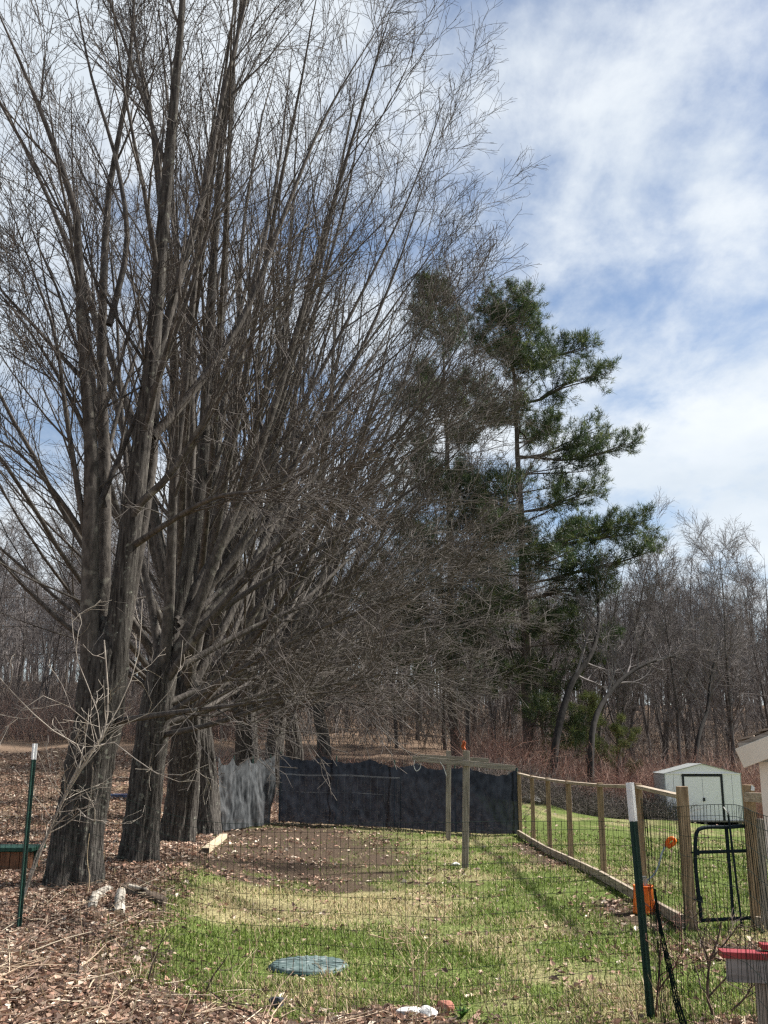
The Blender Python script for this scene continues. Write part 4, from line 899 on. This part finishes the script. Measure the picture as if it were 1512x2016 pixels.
# ------------------------------------------------------------------ cream building at the right edge
bd = 6.2
ex, ez = float(P(1457, 1500, bd)[0]), float(P(1457, 1500, bd)[2])
wx0 = ex + 0.105; sb = 0.11
cb = empty('cream_outbuilding', (ex, bd, tz(ex, bd)), 'small cream painted outbuilding with an overhanging shingled eave', 'building')
gz = tz(wx0 + 1.0, bd + 1.0) - 0.1; W = 1.2; D = 0.9; slope = math.tan(R(21))
wh = ez - 0.02
b = MB(); b.box((wx0 + W / 2, bd + sb + D / 2, (gz + wh) / 2 + 0.05), (W, D, wh - gz + 0.1)); wl_ = b.build('wall', M_cream, cb)
for k in range(9):
    z = gz + 0.12 + k * 0.19
    if z > wh - 0.1: break
    b = MB(); b.beam((wx0 + 0.1, bd + sb - 0.005, z), (wx0 + W, bd + sb - 0.005, z), 0.016, 0.175); b.build('siding_board', M_cream, cb)
b = MB(); b.box((wx0 + 0.045, bd + sb - 0.02, (gz + wh) / 2 + 0.02), (0.10, 0.05, wh - gz)); b.build('corner_board', M_cream, cb)
mid = wx0 + W / 2; pk = ez + (mid - ex) * slope
for s in (1, -1):
    xe = ex if s == 1 else 2 * mid - ex
    b = MB(); b.beam((xe, bd + D / 2 + 0.22, ez + 0.094), (mid, bd + D / 2 + 0.22, pk + 0.094), D + 0.46, 0.03); rf = b.build('roof_deck', M_greywoodx, cb)
    b = MB(); b.beam((xe, bd - 0.01, ez + 0.02), (mid, bd - 0.01, pk + 0.02), 0.03, 0.118); b.build('fascia', M_cream, cb, bevel=0.003)
    L = math.hypot(mid - ex, pk - ez); n = 11
    for i in range(n):
        for j in range(12):
            t0, t1 = i / n - 0.02, (i + 1) / n + 0.03; xa, xb = xe + (mid - xe) * t0, xe + (mid - xe) * t1
            y0 = bd - 0.035 + j * (D + 0.5) / 12 + (0.1 if i % 2 else 0); za, zb_ = ez + (pk - ez) * t0 + 0.122 + 0.012, ez + (pk - ez) * t1 + 0.117
            b = MB(); jz = 0.012 * rng.random(); b.beam((xa, y0 + 0.13, za + jz), (xb, y0 + 0.13, zb_), (D + 0.5) / 12 - 0.008, 0.012); b.build('shingle', M_shingle, cb)

cb.rotation_euler = (0, 0, R(-24))
# ------------------------------------------------------------------ red topped stand
rd = 5.25; z_r = float(P(1440, 1873, rd)[2])
xl = PX(1428, rd, 1875); rs = empty('red_topped_stand', (xl + 0.6, rd + 0.25, tz(xl + 0.6, rd + 0.25)), 'weathered grey wooden stand with red painted top boards', 'stand')
b = MB(); b.beam((xl - 0.005, rd + 0.07, z_r - 0.02), (xl + 0.55, rd + 0.02, z_r - 0.036), 0.10, 0.030); b.build('red_board', M_red, rs, bevel=0.003)
b = MB(); b.beam((xl + 0.20, rd + 0.09, z_r + 0.010), (xl + 0.55, rd + 0.05, z_r - 0.002), 0.07, 0.024); b.build('red_board', M_red, rs, bevel=0.003)
b = MB(); b.beam((xl + 0.012, rd + 0.04, z_r - 0.085), (xl + 0.54, rd - 0.01, z_r - 0.10), 0.026, 0.115); b.build('apron_board', M_greyplank, rs, bevel=0.003)
lx = PX(1492, rd, 1950) + 0.03
for x in (lx + 0.03, lx + 0.28):
    for y in (rd + 0.06,):
        g0 = tz(x, y); b = MB(); b.box((x, y, (g0 + z_r - 0.15) / 2 - 0.05), (0.085, 0.06, z_r - 0.15 - g0 + 0.1)); b.build('leg', M_greywood, rs, bevel=0.004)

# ------------------------------------------------------------------ orange pail with scoop, garden stake
bk = G(1271, 1800); bk[1] += 0.05; bk[2] = tz(bk[0], bk[1])
pail = empty('orange_pail', bk, 'bright orange ribbed plastic pail beside the wooden fence', 'pail')
def lathe(prof, S, c, ridge=0.0):
    b = MB(); a = np.linspace(0, 2 * math.pi, S, endpoint=False); K = len(prof)
    v = np.array([[(c[0] + r_ * (1 + ridge * (i % 2)) * math.cos(t), c[1] + r_ * (1 + ridge * (i % 2)) * math.sin(t), c[2] + z) for i, t in enumerate(a)] for r_, z in prof]).reshape(-1, 3)
    I = np.arange(K * S).reshape(K, S); nx = np.roll(I, -1, 1); b.add(v, np.stack([I[:-1], nx[:-1], nx[1:], I[1:]], -1).reshape(-1, 4)); return b
lathe([(0.001, 0.012), (0.122, 0.012), (0.126, 0.02), (0.121, 0.05), (0.105, 0.29), (0.099, 0.29), (0.112, 0.03), (0.001, 0.025)], 44, bk, 0.035).build('body', M_orange, pail)
lathe([(0.104, 0.285), (0.116, 0.286), (0.118, 0.305), (0.112, 0.312), (0.101, 0.308), (0.101, 0.288)], 40, bk).build('rim', M_orange, pail, smooth=True)
lathe([(0.124, 0.0), (0.132, 0.004), (0.132, 0.03), (0.124, 0.04)], 40, bk).build('foot_rim', M_orange, pail, smooth=True)
mpk = bk[1] / 2057
sc0 = np.array((bk[0], bk[1], bk[2] + 0.30))
sco = empty('scoop', sc0, 'long grey handled scoop with orange grip standing in the orange pail', 'scoop')
shaft = resample(pp([(1269, 1742), (1276, 1732), (1285, 1725), (1297, 1703), (1303, 1680), (1312, 1663)], bk[1] + 0.0, 0.15), 20)
b = MB(); b.tubes(shaft[None], np.full((1, 20), 0.011), 8); b.build('shaft', M_silver, sco, smooth=True)
b = MB()
for k in range(7): b.beam(sc0 + (-0.07 + 0.022 * k, 0, -0.10), sc0 + (-0.045 + 0.014 * k, 0.0, 0.10), 0.009, 0.02, up=(0, 1, 0))
b.beam(sc0 + (-0.05, 0, 0.10), sc0 + (0.045, 0, 0.10), 0.02, 0.02); b.build('scoop_head', M_silver, sco)
gp_ = resample(pp([(1312, 1667), (1314, 1658), (1318, 1652), (1326, 1651), (1329, 1657), (1323, 1663), (1315, 1668)], bk[1] + 0.15), 22)
b = MB(); b.tubes(gp_[None], np.full((1, 22), 0.024), 8); b.build('grip', M_orange, sco, smooth=True)
sk = G(1306, 1765); stake = empty('garden_stake', sk, 'thin pale stake leaning by the wooden fence beside the orange pail', 'stake')
b = MB(); b.tubes(np.array([[sk - (0, 0, 0.1), P(1316, 1715, sk[1]), P(1324, 1672, sk[1] + 0.1)]]), np.array([[0.008, 0.007, 0.006]]), 6, cap=True); b.build('rod', M_tanstalk, stake)

# ------------------------------------------------------------------ clothes line posts
for u0, v0, ut, vt, barL, barR, lab in ((915, 1711, 918, 1478, (812, 1493), (1014, 1512), 'taller looking grey wooden clothes line post with long crossbar and orange rag'),
                                       (882, 1655, 883, 1478, (826, 1489), (962, 1497), 'grey wooden clothes line post nearer the navy cloth')):
    b0 = G(u0, v0); d = b0[1]
    cl = empty('clothesline_post', b0, lab if v0 < 1700 else 'grey wooden clothes line post with long crossbar and an orange rag on top', 'clothesline post')
    b = MB(); top = P(ut, vt, d); b.beam(b0 - (0, 0, 0.2), top, 0.105, 0.105, up=(0, 1, 0)); b.build('post', M_greywood, cl, bevel=0.007)
    b = MB(); b.beam(P(*barL, d - 0.075), P(*barR, d - 0.075), 0.042, 0.088); b.build('crossbar', M_greywoodx, cl, bevel=0.004)
    for f in (0.06, 0.3, 0.72, 0.94):
        q = P(barL[0] + (barR[0] - barL[0]) * f, barL[1] + (barR[1] - barL[1]) * f + 7, d - 0.075); b = MB(); a = np.linspace(0, 5.5, 9)
        b.tubes(np.stack([q[0] + 0.012 * np.sin(a), q[1] + 0 * a, q[2] - 0.02 + 0.018 * np.cos(a)], -1)[None], np.full((1, 9), 0.003), 4); b.build('eye_hook', M_silver, cl)
    if v0 > 1700:
        for rp in ([(816, 1497), (815, 1508), (820, 1518), (826, 1514), (829, 1503)], [(866, 1500), (872, 1508), (876, 1518), (879, 1528)]):
            c = resample(pp(rp, d - 0.1), 12); b = MB(); b.tubes(c[None], np.full((1, 12), 0.006), 5); b.build('rope_end', M_rope, cl)
        base = P(914, 1477, d - 0.06)
        rg = MB(); K = 7; pts = []
        for i in range(K):
            for j in range(5):
                q = P(909 + j * 1.8 + 1.5 * math.sin(i * 1.3), 1459 + i * 2.8 + 1.2 * math.sin(j * 2), d - 0.075 - 0.02 * math.sin(j * 1.9 + i * 0.7)); pts.append(q)
        I = np.arange(K * 5).reshape(K, 5); rg.add(pts, np.stack([I[:-1, :-1], I[:-1, 1:], I[1:, 1:], I[1:, :-1]], -1).reshape(-1, 4))
        o = rg.build('rag', M_rag, None, smooth=True); o.modifiers.new('solid', 'SOLIDIFY').thickness = 0.006
        tag(o, 'small orange rag fixed to the top of the clothes line post', 'rag')
        b = MB(); b.beam(P(912, 1480, d - 0.06), P(912, 1456, d - 0.06), 0.012, 0.012, up=(0, 1, 0)); b.build('peg', M_greywood, cl)

# ------------------------------------------------------------------ shade cloths
def cloth(name, label, A, Bp, hA, hB, m, seed, scal, nfold, amp, wires=None, lift=0.03):
    A = np.asarray(A); Bp = np.asarray(Bp); n, K = 150, 34; r = np.random.default_rng(seed)
    root = empty(name, (A + Bp) / 2, label, 'shade cloth'); s = np.linspace(0, 1, n); L = np.linalg.norm((Bp - A)[:2])
    x = A[0] + (Bp[0] - A[0]) * s; y = A[1] + (Bp[1] - A[1]) * s; g0 = terrain(x, y) + lift; h = hA + (hB - hA) * s
    sagp = np.abs(np.sin(s * math.pi * scal)) ** 0.6; top = h - (1 - sagp) * 0 - 0.17 * sagp * (0.4 + 1.2 * vnoise(s * scal * 1.01, s * 0, seed)) + 0.02 * r.normal(size=n)
    top = np.convolve(np.pad(top, 1, mode='edge'), [0.25, 0.5, 0.25], 'valid')
    nrm = np.array([-(Bp - A)[1], (Bp - A)[0]]) / L; v = []
    for k in range(K):
        t = k / (K - 1)
        f = amp * ((fbm(s * nfold + 0.4 * t, s * 0 + t * 1.2, seed + 3, 4) - 0.5) * 2 + 0.22 * np.sin(s * nfold * 4 + t * 2 * math.sin(seed)) * t * t) * (0.35 + 0.65 * math.sin(math.pi * min(1, t + 0.15)))
        v.append(np.stack([x + nrm[0] * f, y + nrm[1] * f, g0 + t * top], -1))
    v = np.array(v).reshape(-1, 3); I = np.arange(K * n).reshape(K, n); b = MB(); b.add(v, np.stack([I[:-1, :-1], I[:-1, 1:], I[1:, 1:], I[1:, :-1]], -1).reshape(-1, 4))
    o = b.build('cloth', m, root, smooth=True)
    for k in range(wires or 0):
        t = k / max(1, wires - 1); q = A + (Bp - A) * t - np.array((nrm[0], nrm[1], 0)) * (-0.10 if True else 0); q[2] = tz(q[0], q[1]); hh = hA + (hB - hA) * t
        b = MB(); b.tubes(np.array([[q - (0, 0, 0.2), q + (0, 0, hh + 0.03)]]), np.full((1, 2), 0.016), 7, cap=True); b.build('support_post', M_tpost, root)
    return root
cA = G(423, 1641); cB = np.array((-2.80, 26.6, tz(-2.80, 26.6)))
hA = float(P(432, 1489, cA[1])[2]) - cA[2]; hB = float(P(540, 1488, cB[1])[2]) - cB[2]
cloth('shade_cloth', 'sunlit grey shade cloth panel hung below the maples', cA, cB, hA, hB, M_clothlight, 5, 4, 6.5, 0.24, wires=4)
R0 = cA + np.array((-0.28, 0.55, 0)); R0[2] = tz(R0[0], R0[1])
cloth('shade_cloth', 'narrow dark strip of shade cloth folded back at the left edge of the grey panel', R0, cA + np.array((-0.03, 0.04, 0)), hA - 0.1, hA + 0.02, M_cloth, 11, 2, 3, 0.08)
cC = np.array((-2.72, 27.1, tz(-2.72, 27.1))); cD = np.array((FX - 0.05, 25.25, tz(FX - 0.05, 25.25)))
hC = float(P(556, 1482, 27.1)[2]) - cC[2]; hD = float(P(1018, 1514, 25.25)[2]) - cD[2]
cloth('shade_cloth', 'long dark navy shade cloth stretched across the back of the yard', cC, cD, hC, hD, M_cloth, 9, 5, 7, 0.17, wires=5)
# wire panel in front of the dark cloth
wp = empty('wire_fence', (cC + cD) / 2, 'galvanised wire panel standing just before the left half of the navy cloth', 'fence')
b = wire_net([(-2.62, 26.6), (-1.2, 26.2), (0.4, 25.8)], 1.22, 0.0026, sx=0.17, sz=0.40, seed=12); b.build('wire_mesh', M_gwire, wp)
for x, y in ((-2.62, 26.6), (0.4, 25.8)):
    b = MB(); b.tubes(np.array([[on(x, y, -0.2), on(x, y, 1.3)]]), np.full((1, 2), 0.008), 6, cap=True); b.build('post', M_gate, wp)

# ------------------------------------------------------------------ logs, plank, lid, box, stones
def log_obj(name, label, a, c, r0, r1_, m, bend=0.0, K=10, S=14, cat='log', endm=None):
    a = np.asarray(a, float); c = np.asarray(c, float); mid = (a + c) / 2 + np.array((bend, 0, abs(bend) * 0.3)); p = resample([a, mid, c], K)
    root = empty(name, (a + c) / 2, label, cat); b = MB(); r = np.random.default_rng(int(abs(a[0]) * 1000) % 999)
    rr = np.linspace(r0, r1_, K)[:, None] * (1 + 0.16 * r.normal(size=(K, S)) + 0.07 * np.sin(np.linspace(0, 9, S))); b.tubes(p[None], rr[None], S); b.build('bark', m, root, smooth=True)
    for e, q, rad in ((0, p[0], r0), (1, p[-1], r1_)):
        d = (p[1] - p[0]) if e == 0 else (p[-1] - p[-2]); d /= np.linalg.norm(d); k = MB(); k.tubes(np.array([[q - d * 0.01, q + d * 0.012 * (1 if e else -1)]]), np.full((1, 2), rad * 0.93), S, cap=True); k.build('cut_end', endm or M_freshwood, root)
def gz_(u, v, up): q = G(u, v); return q + (0, 0, up)
log_obj('log_piece', 'white barked curved log piece, the one bent at an angle', gz_(181, 1802, 0.05), gz_(212, 1762, 0.05), 0.042, 0.05, M_birch, bend=-0.06)
log_obj('log_piece', 'upright leaning white barked log piece, stubbier than its neighbour', gz_(232, 1812, 0.05), gz_(237, 1790, 0.17), 0.060, 0.042, M_birch)
log_obj('rotten_log', 'dark rotten log with peeling pale bark lying in the leaves', gz_(244, 1768, 0.07), gz_(322, 1787, 0.05), 0.085, 0.055, M_rot, endm=M_rot)
log_obj('log_piece', 'thin pale stick of bark lying on the rotten log', gz_(252, 1772, 0.14), gz_(288, 1778, 0.13), 0.020, 0.016, M_birch)
a, c = gz_(404, 1684, 0.07), gz_(441, 1655, 0.09)
bm = empty('timber_beam', (a + c) / 2, 'short pale sawn timber beam lying on the dirt', 'timber'); b = MB(); b.beam(a, c, 0.12, 0.09); b.build('beam', M_freshwood, bm, bevel=0.008)
d = (c - a) / np.linalg.norm(c - a); b = MB(); b.beam(a - d * 0.006, a + d * 0.004, 0.11, 0.08); b.build('shaded_end', M_rot, bm)  # beam end in shade, painted with the dark log colour
lc = G(608, 1906)
lid = empty('septic_lid', lc, 'round green ribbed access lid set in the lawn', 'lid')
RL = 0.33
lathe([(0.001, 0.048), (RL * 0.55, 0.046), (RL * 0.9, 0.040), (RL * 0.97, 0.034), (RL, 0.02), (RL, -0.03)], 56, lc).build('dome', M_lid, lid, smooth=True)
for k in range(22):
    a = k / 22 * 2 * math.pi; b = MB(); q0 = lc + np.array((math.cos(a) * RL * 0.35, math.sin(a) * RL * 0.35, 0.046)); q1 = lc + np.array((math.cos(a) * RL * 0.93, math.sin(a) * RL * 0.90, 0.039)); b.beam(q0, q1, 0.03, 0.012); b.build('rib', M_lid, lid, bevel=0.003)
lathe([(RL * 0.98, 0.018), (RL * 1.05, 0.014), (RL * 1.05, -0.01), (RL * 0.98, -0.03)], 56, lc).build('rim', M_lidrim, lid, smooth=True)
gb = G(20, 1722); gbx = empty('wooden_box', gb, 'small brown wooden box with green lid left of the thickest maple', 'box')
bwid, bdep, bh = 0.62, 0.45, 0.30; ox = gb[0] - 0.08
for k in range(5):
    b = MB(); b.box((ox - bwid / 2 + (k + 0.5) * bwid / 5, gb[1], gb[2] + bh / 2 - 0.02), (bwid / 5 - 0.008, 0.025, bh)); b.build('board', M_boxwood, gbx, bevel=0.003)
b = MB(); b.box((ox, gb[1] + bdep / 2 + 0.02, gb[2] + bh / 2 - 0.03), (bwid - 0.02, bdep, bh - 0.02)); b.build('body', M_boxwood, gbx)
b = MB(); b.box((ox, gb[1] + bdep / 2 - 0.01, gb[2] + bh + 0.012), (bwid + 0.10, bdep + 0.12, 0.05)); b.build('lid', M_greenlid, gbx, bevel=0.006)
b = MB(); b.box((ox + bwid / 2 + 0.015, gb[1] + bdep / 2, gb[2] + bh / 2), (0.04, 0.05, bh + 0.02)); b.build('corner_post', M_greenlid, gbx)
bl = G(246, 1572); bs = empty('blue_tray', bl, 'shallow blue plastic tray lying on the leafy ground between the maples', 'tray')
prof = []; b = MB(); wdt, lng = 0.42, 0.20
outer = [(-wdt, -lng), (wdt, -lng), (wdt, lng), (-wdt, lng)]
v = [(bl[0] + x * s, bl[1] + y * s, bl[2] + z) for s, z in ((0.86, 0.02), (1.0, 0.12), (0.96, 0.12), (0.82, 0.035)) for x, y in outer]
q = [(4 * k + i, 4 * k + (i + 1) % 4, 4 * k + 4 + (i + 1) % 4, 4 * k + 4 + i) for k in range(3) for i in range(4)] + [(0, 3, 2, 1), (12, 13, 14, 15)]
b.add(v, q); b.build('shell', M_blue, bs, bevel=0.01)
b = MB(); a = np.linspace(0, 2 * math.pi, 40); b.tubes(np.stack([bl[0] + wdt * np.sign(np.cos(a)) * np.abs(np.cos(a)) ** 0.35, bl[1] + lng * np.sign(np.sin(a)) * np.abs(np.sin(a)) ** 0.35, bl[2] + 0.12 + 0 * a], -1)[None], np.full((1, 40), 0.015), 6); b.build('rim', M_blue, bs)
def stone(u, v, size, m, label, seed, name='stone', cat='stone'):
    c = G(u, min(v, 2010)); import bmesh
    if v > 2010: c = np.array((PX(u, 6.55, 2012), 6.55, tz(PX(u, 6.55, 2012), 6.55)))
    me = bpy.data.meshes.new(name); bmx = bmesh.new(); bmesh.ops.create_icosphere(bmx, subdivisions=3, radius=1.0); r = np.random.default_rng(seed)
    pl = [(r.normal(size=3), 0.55 + 0.3 * r.random()) for _ in range(14)]
    for vv in bmx.verts:
        p = np.array(vv.co)
        for nn, o_ in pl:
            nn = nn / np.linalg.norm(nn); k = p @ nn
            if k > o_: p = p - nn * (k - o_) * 0.9
        p = p * (1 + 0.05 * math.sin(p[0] * 9 + seed) * math.sin(p[1] * 8)); vv.co = Vector(p * np.asarray(size))
    bmx.to_mesh(me); bmx.free(); me.materials.append(m); me.polygons.foreach_set('use_smooth', [False] * len(me.polygons))
    o = bpy.data.objects.new(name, me); col.objects.link(o); o.location = (float(c[0]), float(c[1]), float(c[2] + size[2] * 0.45)); o.rotation_euler = (0, 0, seed * 0.7); tag(o, label, cat)
stone(800, 2006, (0.14, 0.09, 0.055), M_stone, 'widest flat white stone among the leaves below the dry weed', 1)
stone(845, 2008, (0.12, 0.08, 0.06), M_stone, 'lumpy pale stone touching the red brown stone', 2)
stone(874, 1994, (0.085, 0.07, 0.06), M_brick, 'red brown broken brick like stone', 3)
stone(930, 2011, (0.075, 0.07, 0.05), M_stone, 'small rounded pale stone right of the green weed tuft', 4)
stone(546, 1984, (0.075, 0.06, 0.05), M_slate, 'dark blue grey stone among the leaves', 5)
stone(897, 1705, (0.10, 0.07, 0.05), M_stone, 'flat grey stone at the foot of the clothes line post', 6)
stone(199, 1788, (0.06, 0.05, 0.035), M_stone, 'small pale stone between the white barked log pieces', 7)
stone(1080, 1574, (0.35, 0.2, 0.22), M_stone, 'pale rock under the brush behind the wooden fence', 8)
stone(1045, 1580, (0.4, 0.25, 0.18), M_stone, 'low grey rock under the brush near the navy cloth', 9)
wt = G(910, 2006); wtu = empty('green_weed', wt, 'small green leafy weed sprouting between the pale stones', 'weed'); b = MB(); r = np.random.default_rng(3)
for k in range(16):
    az, L = r.random() * 6.28, 0.06 + 0.06 * r.random(); d_ = np.array((math.cos(az), math.sin(az), 0.9 + r.random())); d_ /= np.linalg.norm(d_); s_ = np.cross(d_, (0, 0, 1)); s_ = s_ / np.linalg.norm(s_) * 0.014
    m_ = wt + d_ * L * 0.55; t_ = wt + d_ * L + (0, 0, -0.015); b.add([wt, m_ - s_, t_, m_ + s_, m_ + (0, 0, 0.008)], None, [(0, 1, 4), (1, 2, 4), (2, 3, 4), (3, 0, 4)], np.tile(np.array((0.06, 0.13, 0.03)) * (0.7 + 0.6 * r.random()), (5, 1)))
b.build('leaves', M_grass, wtu)
